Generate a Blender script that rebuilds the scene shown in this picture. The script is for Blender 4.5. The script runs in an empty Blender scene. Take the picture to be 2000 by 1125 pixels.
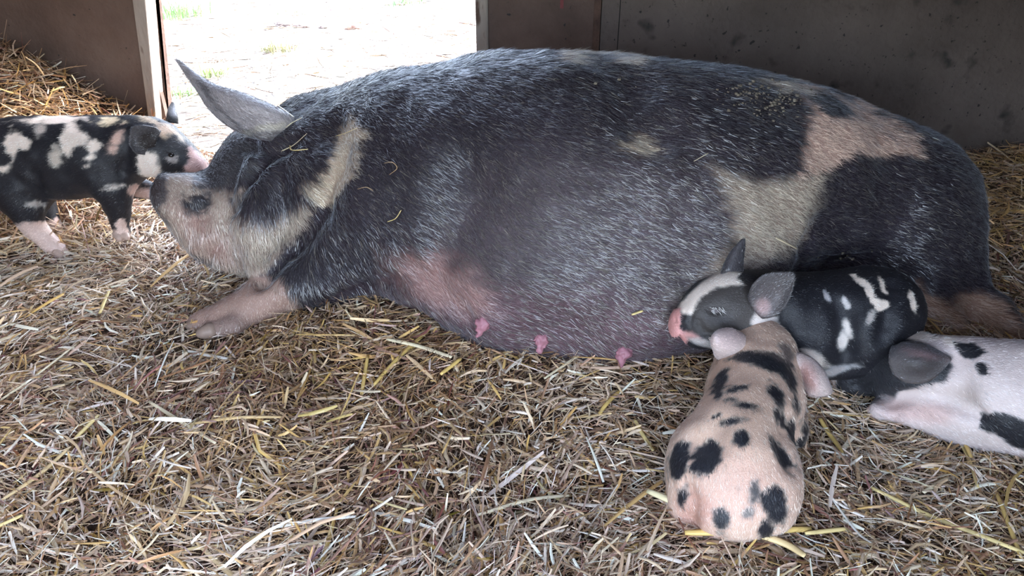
import bpy, bmesh, math, random
import numpy as np
from mathutils import Vector
from mathutils.bvhtree import BVHTree

random.seed(7)
RNG = np.random.default_rng(11)
SC = bpy.context.scene
COL = SC.collection

# ------------------------------------------------------------------ camera
CAM_H = 0.853
PITCH = math.radians(30)
FOC = 1450.0
cam_data = bpy.data.cameras.new('camera')
cam = bpy.data.objects.new('camera', cam_data)
COL.objects.link(cam)
cam.location = (0, 0, CAM_H)
cam.rotation_euler = (math.radians(90) - PITCH, 0, 0)
cam_data.sensor_width = 36
cam_data.lens = FOC / 2000 * 36
cam_data.clip_start = 0.02
SC.camera = cam

# ------------------------------------------------------------------ world, sun, exposure
world = bpy.data.worlds.new('world')
SC.world = world
world.use_nodes = True
wn = world.node_tree.nodes
bg = wn['Background']
sky = wn.new('ShaderNodeTexSky')
sky.sky_type = 'NISHITA'
sky.sun_disc = False
sky.sun_elevation = math.radians(48)
sky.sun_rotation = math.radians(80)
sky.air_density = 1.0
sky.dust_density = 2.5
hsv = wn.new('ShaderNodeHueSaturation')      # thin bright cloud: a paler sky
hsv.inputs['Saturation'].default_value = 0.7
world.node_tree.links.new(sky.outputs[0], hsv.inputs['Color'])
world.node_tree.links.new(hsv.outputs[0], bg.inputs[0])
bg.inputs[1].default_value = 1.45

sun_d = bpy.data.lights.new('sun', 'SUN')
sun = bpy.data.objects.new('sun', sun_d)
COL.objects.link(sun)
sun_d.energy = 1.7
sun_d.angle = math.radians(0.6)
sun_d.color = (1.0, 0.96, 0.88)
SUN_DIR = Vector((0.78, 0.30, 0.95)).normalized()
sun.rotation_euler = SUN_DIR.to_track_quat('Z', 'Y').to_euler()
sun.location = (3, 1, 4)

SC.view_settings.view_transform = 'Standard'
SC.view_settings.look = 'None'
SC.view_settings.gamma = 1.0
SC.view_settings.use_curve_mapping = False
SC.view_settings.exposure = 1.17

# ------------------------------------------------------------------ pixel <-> place helpers
CP, SP = math.cos(PITCH), math.sin(PITCH)

def ray(px, py):
    a = (px - 1000) / FOC
    b = -(py - 562.5) / FOC
    return Vector((a, CP + b * SP, -SP + b * CP))

def at(px, py, Y):
    d = ray(px, py)
    t = Y / d.y
    return (d.x * t, Y, CAM_H + d.z * t)

def atz(px, py, Z):
    d = ray(px, py)
    t = (Z - CAM_H) / d.z
    return (d.x * t, d.y * t, Z)

def project(P):
    z = P[:, 1] * CP - (P[:, 2] - CAM_H) * SP
    u = P[:, 1] * SP + (P[:, 2] - CAM_H) * CP
    return 1000 + FOC * P[:, 0] / z, 562.5 - FOC * u / z

def ballz(px, py, r, z):
    """centre of a ball of radius r at height z seen at a pixel"""
    x, y, zz = atz(px, py, z)
    return (x, y, zz, r)

# ------------------------------------------------------------------ noise
_T = RNG.random((64, 64, 64)).astype(np.float32)

def vnoise(P, scale, seed=0):
    Q = np.asarray(P, np.float32) * scale + seed * 17.13 + 500
    I = np.floor(Q).astype(np.int32)
    F = Q - I
    F = F * F * (3 - 2 * F)
    r = 0
    for dx in (0, 1):
        for dy in (0, 1):
            for dz in (0, 1):
                w = (F[..., 0] if dx else 1 - F[..., 0]) * (F[..., 1] if dy else 1 - F[..., 1]) * (F[..., 2] if dz else 1 - F[..., 2])
                r = r + w * _T[(I[..., 0] + dx) & 63, (I[..., 1] + dy) & 63, (I[..., 2] + dz) & 63]
    return r * 2 - 1

def sstep(a, b, x):
    t = np.clip((x - a) / (b - a), 0, 1)
    return t * t * (3 - 2 * t)

# ------------------------------------------------------------------ object helpers
def tag(o, label=None, cat=None, group=None, kind=None):
    if label: o['label'] = label
    if cat: o['category'] = cat
    if group: o['group'] = group
    if kind: o['kind'] = kind
    return o

def empty(name, loc):
    o = bpy.data.objects.new(name, None)
    COL.objects.link(o)
    o.location = loc
    o.empty_display_size = 0.05
    return o

def mesh_np(name, V, quads=None, tris=None, mat=None, parent=None, col=None, smooth=True, origin=None):
    V = np.asarray(V, np.float64)
    off = np.array(parent.location if parent is not None else (origin if origin is not None else (0, 0, 0)))
    V = V - off
    me = bpy.data.meshes.new(name)
    nq = 0 if quads is None else len(quads)
    nt = 0 if tris is None else len(tris)
    me.vertices.add(len(V))
    me.vertices.foreach_set('co', V.astype(np.float32).ravel())
    me.loops.add(nq * 4 + nt * 3)
    li = []
    if nq: li.append(np.asarray(quads, np.int32).ravel())
    if nt: li.append(np.asarray(tris, np.int32).ravel())
    me.loops.foreach_set('vertex_index', np.concatenate(li))
    me.polygons.add(nq + nt)
    st = np.concatenate([np.arange(nq) * 4, nq * 4 + np.arange(nt) * 3]).astype(np.int32)
    me.polygons.foreach_set('loop_start', st)
    me.polygons.foreach_set('use_smooth', np.full(nq + nt, smooth))
    me.update(calc_edges=True)
    me.validate()
    if col is not None:
        ca = me.color_attributes.new('coat', 'FLOAT_COLOR', 'POINT')
        c = np.ones((len(V), 4), np.float32)
        c[:, :3] = col
        ca.data.foreach_set('color', c.ravel())
    if mat: me.materials.append(mat)
    o = bpy.data.objects.new(name, me)
    COL.objects.link(o)
    if parent is not None: o.parent = parent
    elif origin is not None: o.location = origin
    return o

def box(name, lo, hi, mat, parent=None, bevel=0.0, kind=None, jitter=0.0):
    bm = bmesh.new()
    bmesh.ops.create_cube(bm, size=1)
    c = [(lo[i] + hi[i]) / 2 for i in range(3)]
    s = [hi[i] - lo[i] for i in range(3)]
    for v in bm.verts:
        v.co = Vector([v.co[i] * s[i] + c[i] for i in range(3)])
    if bevel:
        bmesh.ops.bevel(bm, geom=list(bm.edges), offset=bevel, segments=2, affect='EDGES')
    if parent is not None:
        bmesh.ops.translate(bm, verts=bm.verts, vec=-Vector(parent.location))
    me = bpy.data.meshes.new(name)
    bm.to_mesh(me); bm.free()
    me.materials.append(mat)
    o = bpy.data.objects.new(name, me)
    COL.objects.link(o)
    if parent is not None: o.parent = parent
    if kind: o['kind'] = kind
    return o

# ------------------------------------------------------------------ materials
def nmat(name):
    m = bpy.data.materials.new(name)
    m.use_nodes = True
    return m, m.node_tree, m.node_tree.nodes['Principled BSDF']

def attr_mat(name, rough=0.6, spec=0.3, bump=0.0, bscale=400, var=0.0, sheen=0.0, trans=0.0, sss=0.0):
    m, nt, b = nmat(name)
    a = nt.nodes.new('ShaderNodeAttribute'); a.attribute_name = 'coat'
    nt.links.new(a.outputs['Color'], b.inputs['Base Color'])
    b.inputs['Roughness'].default_value = rough
    b.inputs['Specular IOR Level'].default_value = spec
    if sheen: b.inputs['Sheen Weight'].default_value = sheen; b.inputs['Sheen Roughness'].default_value = 0.35; b.inputs['Sheen Tint'].default_value = (0.8, 0.88, 1.0, 1)
    if sss:
        b.inputs['Subsurface Weight'].default_value = sss
        b.inputs['Subsurface Radius'].default_value = (0.01, 0.004, 0.002)
        b.inputs['Subsurface Scale'].default_value = 0.6
    if bump:
        g = nt.nodes.new('ShaderNodeNewGeometry')
        n = nt.nodes.new('ShaderNodeTexNoise'); n.inputs['Scale'].default_value = bscale; n.inputs['Detail'].default_value = 5
        nt.links.new(g.outputs['Position'], n.inputs['Vector'])
        bp = nt.nodes.new('ShaderNodeBump'); bp.inputs['Strength'].default_value = bump; bp.inputs['Distance'].default_value = 0.004
        nt.links.new(n.outputs['Fac'], bp.inputs['Height'])
        nt.links.new(bp.outputs[0], b.inputs['Normal'])
    return m

def noise_mat(name, stops, scale=5, detail=8, rough=0.85, bump=0.3, bscale=40, stretch=(1, 1, 1), bdist=0.01, spots=None):
    m, nt, b = nmat(name)
    L = nt.links
    g = nt.nodes.new('ShaderNodeTexCoord')
    mp = nt.nodes.new('ShaderNodeMapping'); mp.inputs['Scale'].default_value = stretch
    L.new(g.outputs['Object'], mp.inputs['Vector'])
    n = nt.nodes.new('ShaderNodeTexNoise'); n.inputs['Scale'].default_value = scale; n.inputs['Detail'].default_value = detail
    n.inputs['Roughness'].default_value = 0.62
    L.new(mp.outputs[0], n.inputs['Vector'])
    r = nt.nodes.new('ShaderNodeValToRGB')
    el = r.color_ramp.elements
    el[0].position, el[0].color = stops[0][0], (*stops[0][1], 1)
    el[1].position, el[1].color = stops[-1][0], (*stops[-1][1], 1)
    for p, c in stops[1:-1]:
        e = el.new(p); e.color = (*c, 1)
    L.new(n.outputs['Fac'], r.inputs['Fac'])
    out = r.outputs['Color']
    if spots:
        for (sc, th, w, colr) in spots:
            n3 = nt.nodes.new('ShaderNodeTexNoise'); n3.inputs['Scale'].default_value = sc; n3.inputs['Detail'].default_value = 3
            L.new(mp.outputs[0], n3.inputs['Vector'])
            mr = nt.nodes.new('ShaderNodeMapRange'); mr.inputs['From Min'].default_value = th; mr.inputs['From Max'].default_value = th + w
            L.new(n3.outputs['Fac'], mr.inputs['Value'])
            mx = nt.nodes.new('ShaderNodeMix'); mx.data_type = 'RGBA'
            L.new(mr.outputs[0], mx.inputs['Factor'])
            L.new(out, mx.inputs['A']); mx.inputs['B'].default_value = (*colr, 1)
            out = mx.outputs['Result']
    L.new(out, b.inputs['Base Color'])
    b.inputs['Roughness'].default_value = rough
    n2 = nt.nodes.new('ShaderNodeTexNoise'); n2.inputs['Scale'].default_value = bscale; n2.inputs['Detail'].default_value = 8
    L.new(mp.outputs[0], n2.inputs['Vector'])
    bp = nt.nodes.new('ShaderNodeBump'); bp.inputs['Strength'].default_value = bump; bp.inputs['Distance'].default_value = bdist
    L.new(n2.outputs['Fac'], bp.inputs['Height'])
    L.new(bp.outputs[0], b.inputs['Normal'])
    return m

def plain(name, c, rough=0.5, spec=0.4):
    m, nt, b = nmat(name)
    n = nt.nodes.new('ShaderNodeTexNoise'); n.inputs['Scale'].default_value = 120
    r = nt.nodes.new('ShaderNodeValToRGB')
    r.color_ramp.elements[0].color = (*[x * 0.75 for x in c], 1)
    r.color_ramp.elements[1].color = (*[min(1, x * 1.2) for x in c], 1)
    g = nt.nodes.new('ShaderNodeNewGeometry')
    nt.links.new(g.outputs['Position'], n.inputs['Vector'])
    nt.links.new(n.outputs['Fac'], r.inputs['Fac'])
    nt.links.new(r.outputs['Color'], b.inputs['Base Color'])
    b.inputs['Roughness'].default_value = rough
    b.inputs['Specular IOR Level'].default_value = spec
    return m

M_SKIN = attr_mat('pig_skin', 0.55, 0.3, 0.5, 260)
M_PSKIN = attr_mat('piglet_skin', 0.5, 0.35, 0.3, 500)
M_PHAIR = attr_mat('piglet_hair', 0.42, 0.5, sheen=0.3)
M_HAIR = attr_mat('pig_bristle', 0.37, 1.0, sheen=1.0)
M_STRAW = attr_mat('straw', 0.42, 0.5)
M_GRASS = attr_mat('grass_blade', 0.5, 0.3)
M_HOOF = plain('hoof_horn', (0.24, 0.17, 0.135), 0.55)
M_PHOOF = plain('piglet_hoof_horn', (0.42, 0.30, 0.25), 0.5)
M_EYE = plain('eye_dark', (0.01, 0.008, 0.008), 0.08, 0.8)
M_LID = plain('eyelid', (0.12, 0.10, 0.10), 0.6)
M_TEAT = plain('teat_skin', (0.34, 0.15, 0.18), 0.55)
M_WALL = noise_mat('weathered_panel', [(0.3, (0.080, 0.061, 0.053)), (0.5, (0.125, 0.097, 0.085)), (0.72, (0.17, 0.134, 0.12))],
                   3.0, 10, 0.75, 0.5, 60, spots=[(11, 0.60, 0.12, (0.035, 0.03, 0.028)), (70, 0.66, 0.06, (0.028, 0.024, 0.023)), (1.6, 0.62, 0.14, (0.13, 0.07, 0.055))])
M_WALLB = noise_mat('weathered_panel_brown', [(0.3, (0.072, 0.044, 0.034)), (0.5, (0.118, 0.076, 0.060)), (0.72, (0.16, 0.112, 0.09))],
                    3.5, 10, 0.75, 0.4, 60, spots=[(60, 0.68, 0.04, (0.02, 0.018, 0.018))])
M_POST = noise_mat('grey_timber', [(0.3, (0.20, 0.165, 0.145)), (0.7, (0.42, 0.37, 0.33))], 9, 8, 0.8, 0.5, 60, (1, 1, 0.25),
                   spots=[(30, 0.64, 0.06, (0.10, 0.06, 0.045))])
M_RUST = noise_mat('rusty_strip', [(0.3, (0.05, 0.026, 0.02)), (0.7, (0.13, 0.075, 0.055))], 20, 8, 0.85, 0.5, 90)
M_SEAM = plain('dark_gap', (0.012, 0.011, 0.011), 0.9)
M_PAINT = plain('red_mark', (0.20, 0.05, 0.055), 0.8)
M_SILL = noise_mat('sill_board', [(0.3, (0.25, 0.23, 0.21)), (0.7, (0.5, 0.48, 0.45))], 8, 8, 0.8, 0.4, 60, (0.3, 1, 1))
M_BED = noise_mat('trodden_bedding', [(0.3, (0.035, 0.018, 0.012)), (0.55, (0.09, 0.05, 0.032)), (0.75, (0.22, 0.15, 0.09))], 30, 10, 0.95, 1.0, 80)
M_OUT = noise_mat('dry_sunlit_ground', [(0.3, (0.085, 0.072, 0.062)), (0.5, (0.155, 0.14, 0.125)), (0.7, (0.23, 0.215, 0.20))], 6, 12, 0.95, 0.7, 30,
                  spots=[(3.0, 0.62, 0.1, (0.33, 0.24, 0.19))])
M_CLOD = noise_mat('mud_clod', [(0.3, (0.07, 0.05, 0.045)), (0.7, (0.2, 0.15, 0.13))], 30, 8, 0.95, 0.8, 60)
M_CLODR = noise_mat('reddish_clod', [(0.3, (0.22, 0.12, 0.09)), (0.7, (0.42, 0.27, 0.22))], 30, 8, 0.95, 0.8, 60)
M_CRUMB = noise_mat('dried_crumb', [(0.3, (0.09, 0.075, 0.055)), (0.7, (0.25, 0.21, 0.16))], 60, 4, 0.9, 0.3, 60)

# ------------------------------------------------------------------ hut shell
WY = 2.30            # inner face of the door wall
XL, XR = -2.1, 2.15
CEIL = 2.0
XDL = at(318, 120, WY)[0]     # door opening
XDR = at(930, 60, WY)[0]

box('wall_right', (XR, -0.9, -0.05), (XR + 0.03, WY + 0.03, CEIL), M_WALL, kind='structure')
box('wall_left', (XL - 0.03, -0.9, -0.05), (XL, WY + 0.03, CEIL), M_WALLB, kind='structure')
cv = [(x, y, z + dz) for dz in (0, 0.03) for (x, y, z) in ((XL - .05, -0.24, 1.12), (XR + .05, -0.24, 1.12), (XR + .05, WY + .08, 1.98), (XL - .05, WY + .08, 1.98))]  # unseen ceiling, slope shaped to favour door light over light from the front
mesh_np('ceiling', cv, [(0, 3, 2, 1), (4, 5, 6, 7), (0, 1, 5, 4), (1, 2, 6, 5), (2, 3, 7, 6), (3, 0, 4, 7)], None, M_WALLB, smooth=False)['kind'] = 'structure'
box('wall_baffle_right', (0.65, -0.35, -0.05), (XR + 0.03, -0.32, CEIL), M_WALLB, kind='structure').name = 'wall_baffle_right'  # added out of view: narrows the open side to darken the right half
box('wall_baffle_left', (XL - 0.03, -0.35, -0.05), (-1.0, -0.32, CEIL), M_WALLB, kind='structure').name = 'wall_baffle_left'  # unseen counterpart, added to hold back light from the open side
seam_x = at(1174, 50, WY)[0]
wb = empty('wall_back', (0.8, WY, 0)); wb['kind'] = 'structure'
box('wall_panel', (XDR + 0.035, WY, -0.05), (seam_x - 0.004, WY + 0.022, CEIL), M_WALLB, wb, 0.001)
box('wall_panel', (seam_x, WY + 0.004, -0.05), (XR, WY + 0.026, CEIL), M_WALL, wb, 0.001)
box('seam_light_stop', (seam_x - 0.05, WY + 0.0265, -0.05), (seam_x + 0.05, WY + 0.04, CEIL), M_RUST, wb)  # added behind the seam, out of view, to stop outside light leaking
box('joint_strip', (seam_x - 0.024, WY - 0.008, -0.05), (seam_x - 0.0035, WY + 0.0, CEIL), M_RUST, wb, 0.002)
sx2 = at(1209, 50, WY)[0]
box('panel_groove', (sx2 - 0.0012, WY + 0.0025, -0.05), (sx2 + 0.0012, WY + 0.0045, CEIL), M_SEAM, wb)
mk = at(1098, 8, WY)
box('red_paint_mark', (mk[0] - 0.006, WY - 0.0012, mk[2] - 0.012), (mk[0] + 0.004, WY + 0.001, mk[2] + 0.03), M_PAINT, wb, 0.0005)
box('wall_left_of_door', (XL, WY, -0.05), (at(284, 60, WY)[0], WY + 0.022, CEIL), M_WALLB, kind='structure').name = 'wall_front'
o = box('trim_1', (XDR, WY - 0.012, -0.05), (XDR + 0.036, WY + 0.045, CEIL), M_POST, bevel=0.003, kind='structure')

# left door post: a leaning timber with a darker outer stop
def leaning(name, p0, p1, w, d, mat, y0):
    """prism between pixel rows; p0, p1 = (left px, right px, row)"""
    V = []
    for (a, b_, row) in (p0, p1):
        for (px, yy) in ((a, y0), (b_, y0), (b_, y0 + d), (a, y0 + d)):
            V.append(at(px, row, y0)[:1] + (yy,) + at(px, row, y0)[2:])
    V = np.array(V)
    # prolong both ends
    top, bot = V[:4].copy(), V[4:].copy()
    dirv = (top - bot) / np.maximum(1e-6, (top - bot)[:, 2:3])
    top2 = bot + dirv * (CEIL - bot[:, 2:3])
    bot2 = bot + dirv * (-0.05 - bot[:, 2:3])
    V = np.vstack([bot2, top2])
    Q = [(0, 1, 5, 4), (1, 2, 6, 5), (2, 3, 7, 6), (3, 0, 4, 7), (4, 5, 6, 7), (3, 2, 1, 0)]
    o = mesh_np(name, V, Q, None, mat, smooth=False)
    bv = o.modifiers.new('bevel', 'BEVEL'); bv.width = 0.003; bv.segments = 2
    o['kind'] = 'structure'
    return o
leaning('trim_2', (258, 284, 0), (288, 304, 222), 0, 0.07, M_POST, WY - 0.045)
leaning('trim_3', (288, 306, 0), (305, 330, 222), 0, 0.035, M_RUST, WY + 0.03)
sz = at(420, 296, WY)[2]
box('door_sill', (XDL - 0.1, WY - 0.005, -0.06), (XDR + 0.02, WY + 0.04, sz), M_SILL, bevel=0.003, kind='structure').name = 'trim_4'

# ------------------------------------------------------------------ bedding height
def bump2(X, Y, cx, cy, rx, ry, a):
    return a * np.exp(-((X - cx) / rx) ** 2 - ((Y - cy) / ry) ** 2)

def bed_z(X, Y):
    X = np.asarray(X, float); Y = np.asarray(Y, float)
    P = np.stack([X, Y, X * 0], -1)
    z = 0.016 * vnoise(P, 3.2, 1) + 0.013 * vnoise(P, 9, 2) + 0.008 * vnoise(P, 24, 3)
    z = z + bump2(X, Y, 0.02, 1.16, 0.30, 0.07, 0.022)
    z = z + bump2(X, Y, -1.62, 2.32, 0.50, 0.34, 0.36) + bump2(X, Y, -1.95, 1.9, 0.4, 0.5, 0.2)
    z = z + bump2(X, Y, -0.27, 1.33, 0.17, 0.13, 0.045)
    z = z + bump2(X, Y, 1.75, 2.2, 0.45, 0.3, 0.05) - bump2(X, Y, -0.8, 2.2, 0.5, 0.3, 0.03)
    z = z - bump2(X, Y, -0.72, 1.22, 0.25, 0.1, 0.015)
    # hollows pressed by the resting piglets
    z = z - bump2(X, Y, 0.28, 0.86, 0.13, 0.2, 0.02) - bump2(X, Y, 0.72, 0.94, 0.25, 0.12, 0.03)
    return z

nx, ny = 260, 190
gx = np.linspace(XL, XR, nx); gy = np.linspace(-0.9, WY, ny)
GX, GY = np.meshgrid(gx, gy, indexing='ij')
GZ = bed_z(GX, GY) - 0.012
V = np.stack([GX, GY, GZ], -1).reshape(-1, 3)
I = np.arange(nx * ny).reshape(nx, ny)
Q = np.stack([I[:-1, :-1], I[1:, :-1], I[1:, 1:], I[:-1, 1:]], -1).reshape(-1, 4)
floor = mesh_np('floor', V, Q, None, M_BED); floor['kind'] = 'structure'
BED_BVH = BVHTree.FromPolygons([tuple(v) for v in V], [tuple(int(i) for i in q) for q in Q])

# outside ground: slightly uneven
nx2 = 160
gx = np.concatenate([np.linspace(-14, -3.2, 25), np.linspace(-3, 1.4, 110), np.linspace(1.6, 12, 25)])
gy = np.concatenate([np.linspace(WY + 0.02, 7, 130), np.linspace(7.3, 22, 30)])
GX, GY = np.meshgrid(gx, gy, indexing='ij')

def out_z(X, Y):
    P = np.stack([X, Y, X * 0], -1)
    return -0.02 + 0.02 * vnoise(P, 1.7, 4) + 0.012 * vnoise(P, 6, 5)
GZ = out_z(GX, GY)
V = np.stack([GX, GY, GZ], -1).reshape(-1, 3)
I = np.arange(V.shape[0]).reshape(GX.shape)
Q = np.stack([I[:-1, :-1], I[1:, :-1], I[1:, 1:], I[:-1, 1:]], -1).reshape(-1, 4)
g = mesh_np('ground', V, Q, None, M_OUT); g['kind'] = 'structure'
# ground on the open side of the hut, behind the camera; dark bedding material cuts bounced light
g = mesh_np('ground', [(-14, -14, -0.06), (14, -14, -0.06), (14, WY, -0.06), (-14, WY, -0.06)], [(0, 1, 2, 3)], None, M_BED); g['kind'] = 'structure'

# ------------------------------------------------------------------ straw ribbons
PAL = np.array([[0.58, 0.43, 0.27], [0.42, 0.27, 0.15], [0.70, 0.58, 0.43], [0.30, 0.18, 0.11], [0.58, 0.39, 0.16], [0.84, 0.77, 0.67], [0.17, 0.088, 0.052], [0.50, 0.39, 0.29]])
PAL = PAL * np.array([1.03, 0.965, 0.93])

def straw_mesh(c, yaw, L, W, pitch, bend, roll, colr, seg=3, fold=0.35, side=None):
    """V-folded, bent ribbons; every argument is an array of n"""
    n = len(L)
    t = np.linspace(-0.5, 0.5, seg + 1)
    dirx, diry = np.cos(yaw), np.sin(yaw)
    V = np.zeros((n, seg + 1, 3, 3))
    side = np.zeros(n) if side is None else side
    for i, tt in enumerate(t):
        s = tt * L
        zz = s * np.sin(pitch) + bend * L * (0.25 - tt * tt)
        h = s * np.cos(pitch)
        lat = side * L * (0.25 - tt * tt)
        px = c[:, 0] + h * dirx - lat * diry
        py = c[:, 1] + h * diry + lat * dirx
        pz = c[:, 2] + zz
        r = roll + tt * 0.8
        w = W * 0.5 * (1.0 - 0.35 * (abs(tt) * 2) ** 3)
        for j, u in enumerate((-1, 0, 1)):
            ox = u * w * np.cos(r); oz = u * w * np.sin(r) + (0.0 if u else fold * w)
            V[:, i, j, 0] = px - diry * ox
            V[:, i, j, 1] = py + dirx * ox
            V[:, i, j, 2] = pz + oz
    base = (np.arange(n) * (seg + 1) * 3)[:, None]
    q = []
    for i in range(seg):
        for j in range(2):
            a = i * 3 + j
            q.append([a, a + 1, a + 4, a + 3])
    Qd = (base[:, None, :] + np.array(q)[None, :, :]).reshape(-1, 4)
    Cc = np.repeat(colr, (seg + 1) * 3, axis=0)
    return V.reshape(-1, 3), Qd, Cc

def straw_field(n, xr, yr, dens, zfun, lo=(0.02, 0.09), wid=(0.0010, 0.0055), lift=0.02, seed=1, palw=None, pitch=0.22, bright=None):
    R = np.random.default_rng(seed)
    X = R.uniform(*xr, n * 3); Y = R.uniform(*yr, n * 3)
    keep = R.random(n * 3) < dens(X, Y)
    X, Y = X[keep][:n], Y[keep][:n]
    n = len(X)
    L = lo[0] + (lo[1] - lo[0]) * R.random(n) ** 2.0
    W = wid[0] + (wid[1] - wid[0]) * R.random(n) ** 1.7
    W = np.minimum(W, L * 0.22)
    c = np.stack([X, Y, zfun(X, Y) + R.random(n) * lift], -1)
    yaw = R.uniform(0, 2 * np.pi, n)
    flow = 3 * vnoise(c, 2.0, 9)
    mixf = R.random(n) < 0.45
    yaw = np.where(mixf, flow + R.normal(0, 0.5, n), yaw)
    pt = R.normal(0, pitch, n)
    far = R.random(n) < 0.03
    pt = np.where(far, R.normal(0, 0.6, n), pt)
    bend = R.normal(0, 0.15, n)
    side = R.normal(0, 0.28, n) * (R.random(n) < 0.7)
    roll = R.normal(0, 0.7, n)
    # colour: regional mixtures of the palette
    k = vnoise(c, 2.4, 21); k2 = vnoise(c, 5.0, 22)
    wts = np.tile(np.array(palw if palw else [3, 2.2, 2.8, 1.9, 1.4, 2.0, 1.3, 1.6], float), (n, 1))
    wts[:, 5] *= np.clip(1 + 1.8 * k, 0.15, 4)
    wts[:, 4] *= np.clip(1 - 1.6 * k, 0.2, 4) * np.clip(0.6 + 1.2 * np.abs(X), 0.5, 2.2)
    wts[:, 6] *= np.clip(1 + 1.6 * k2, 0.2, 4)
    wts[:, 3] *= np.clip(1 + 1.2 * k2, 0.2, 4)
    cw = np.cumsum(wts, 1); cw /= cw[:, -1:]
    idx = (R.random(n)[:, None] > cw).sum(1)
    colr = PAL[idx] * R.uniform(0.72, 1.18, n)[:, None]
    colr = np.clip(colr + R.normal(0, 0.015, (n, 3)), 0.01, 0.85)
    return straw_mesh(c, yaw, L, W, pt, bend, roll, colr, side=side)

def dens_bed(X, Y):
    d = np.clip(1.25 - 0.38 * Y, 0.35, 1.0)
    half = 0.25 + 0.72 * (Y + 0.5)
    return d * (np.abs(X) < half + 0.1)

V1, Q1, C1 = straw_field(100000, (XL + .03, XR - .03), (0.50, WY - 0.02), dens_bed, bed_z, (0.012, 0.066), (0.0009, 0.0058), 0.028, 3)
V2, Q2, C2 = straw_field(4200, (XL + .06, XR - .06), (0.50, WY - 0.05), dens_bed, bed_z, (0.05, 0.15), (0.0025, 0.0078), 0.032, 4, [2, 1, 3, .6, 3, 2.2, .3, 1.5], 0.14)
V3, Q3, C3 = straw_field(36000, (XL + .03, XR - .03), (0.50, WY - 0.02), dens_bed, bed_z, (0.02, 0.08), (0.0005, 0.0012), 0.032, 5, None, 0.35)
# thicker heap in the left back corner and along the right wall
V4, Q4, C4 = straw_field(5000, (XL + .06, -1.05), (1.65, WY - 0.04), lambda X, Y: 0.35 + 0 * X, lambda X, Y: bed_z(X, Y) + 0.015, (0.05, 0.16), (0.002, 0.007), 0.03, 6, [2, 3, 1.2, 3, 1.5, .4, 1.5, 1.5], 0.45)
off = 0; VV = []; QQ = []; CC = []
for a, b, c in ((V1, Q1, C1), (V2, Q2, C2), (V3, Q3, C3), (V4, Q4, C4)):
    VV.append(a); QQ.append(b + off); CC.append(c); off += len(a)
VV = np.vstack(VV)
VV[:, 1] = np.minimum(VV[:, 1], WY - 0.003)
VV[:, 0] = np.clip(VV[:, 0], XL + 0.004, XR - 0.004)
bed = mesh_np('straw_bedding', VV, np.vstack(QQ), None, M_STRAW, col=np.vstack(CC), smooth=False)
tag(bed, 'deep loose bed of golden and bleached straw covering the hut floor', 'straw bedding', kind='stuff')

# litter outside
Vo, Qo, Co = straw_field(16000, (-3.0, 0.6), (WY + 0.06, 6.5), lambda X, Y: np.clip(1.2 - 0.17 * Y, .15, 1) * (np.abs(X) < .5 + .72 * Y),
                         lambda X, Y: out_z(X, Y) + 0.004, (0.03, 0.16), (0.0015, 0.006), 0.012, 8, [2, 1, 5, .7, .3, 6, .5, 3], 0.12)
lit = mesh_np('dry_grass_litter', Vo, Qo, None, M_STRAW, col=np.clip(Co * 0.42, 0, .8), smooth=False)
tag(lit, 'bleached dry grass and straw scattered on the sunlit ground outside', 'dry grass', kind='stuff')

# ------------------------------------------------------------------ signed distance modelling
def smin(a, b, k):
    h = np.maximum(k - np.abs(a - b), 0) / k
    return np.minimum(a, b) - h * h * k * 0.25

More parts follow.
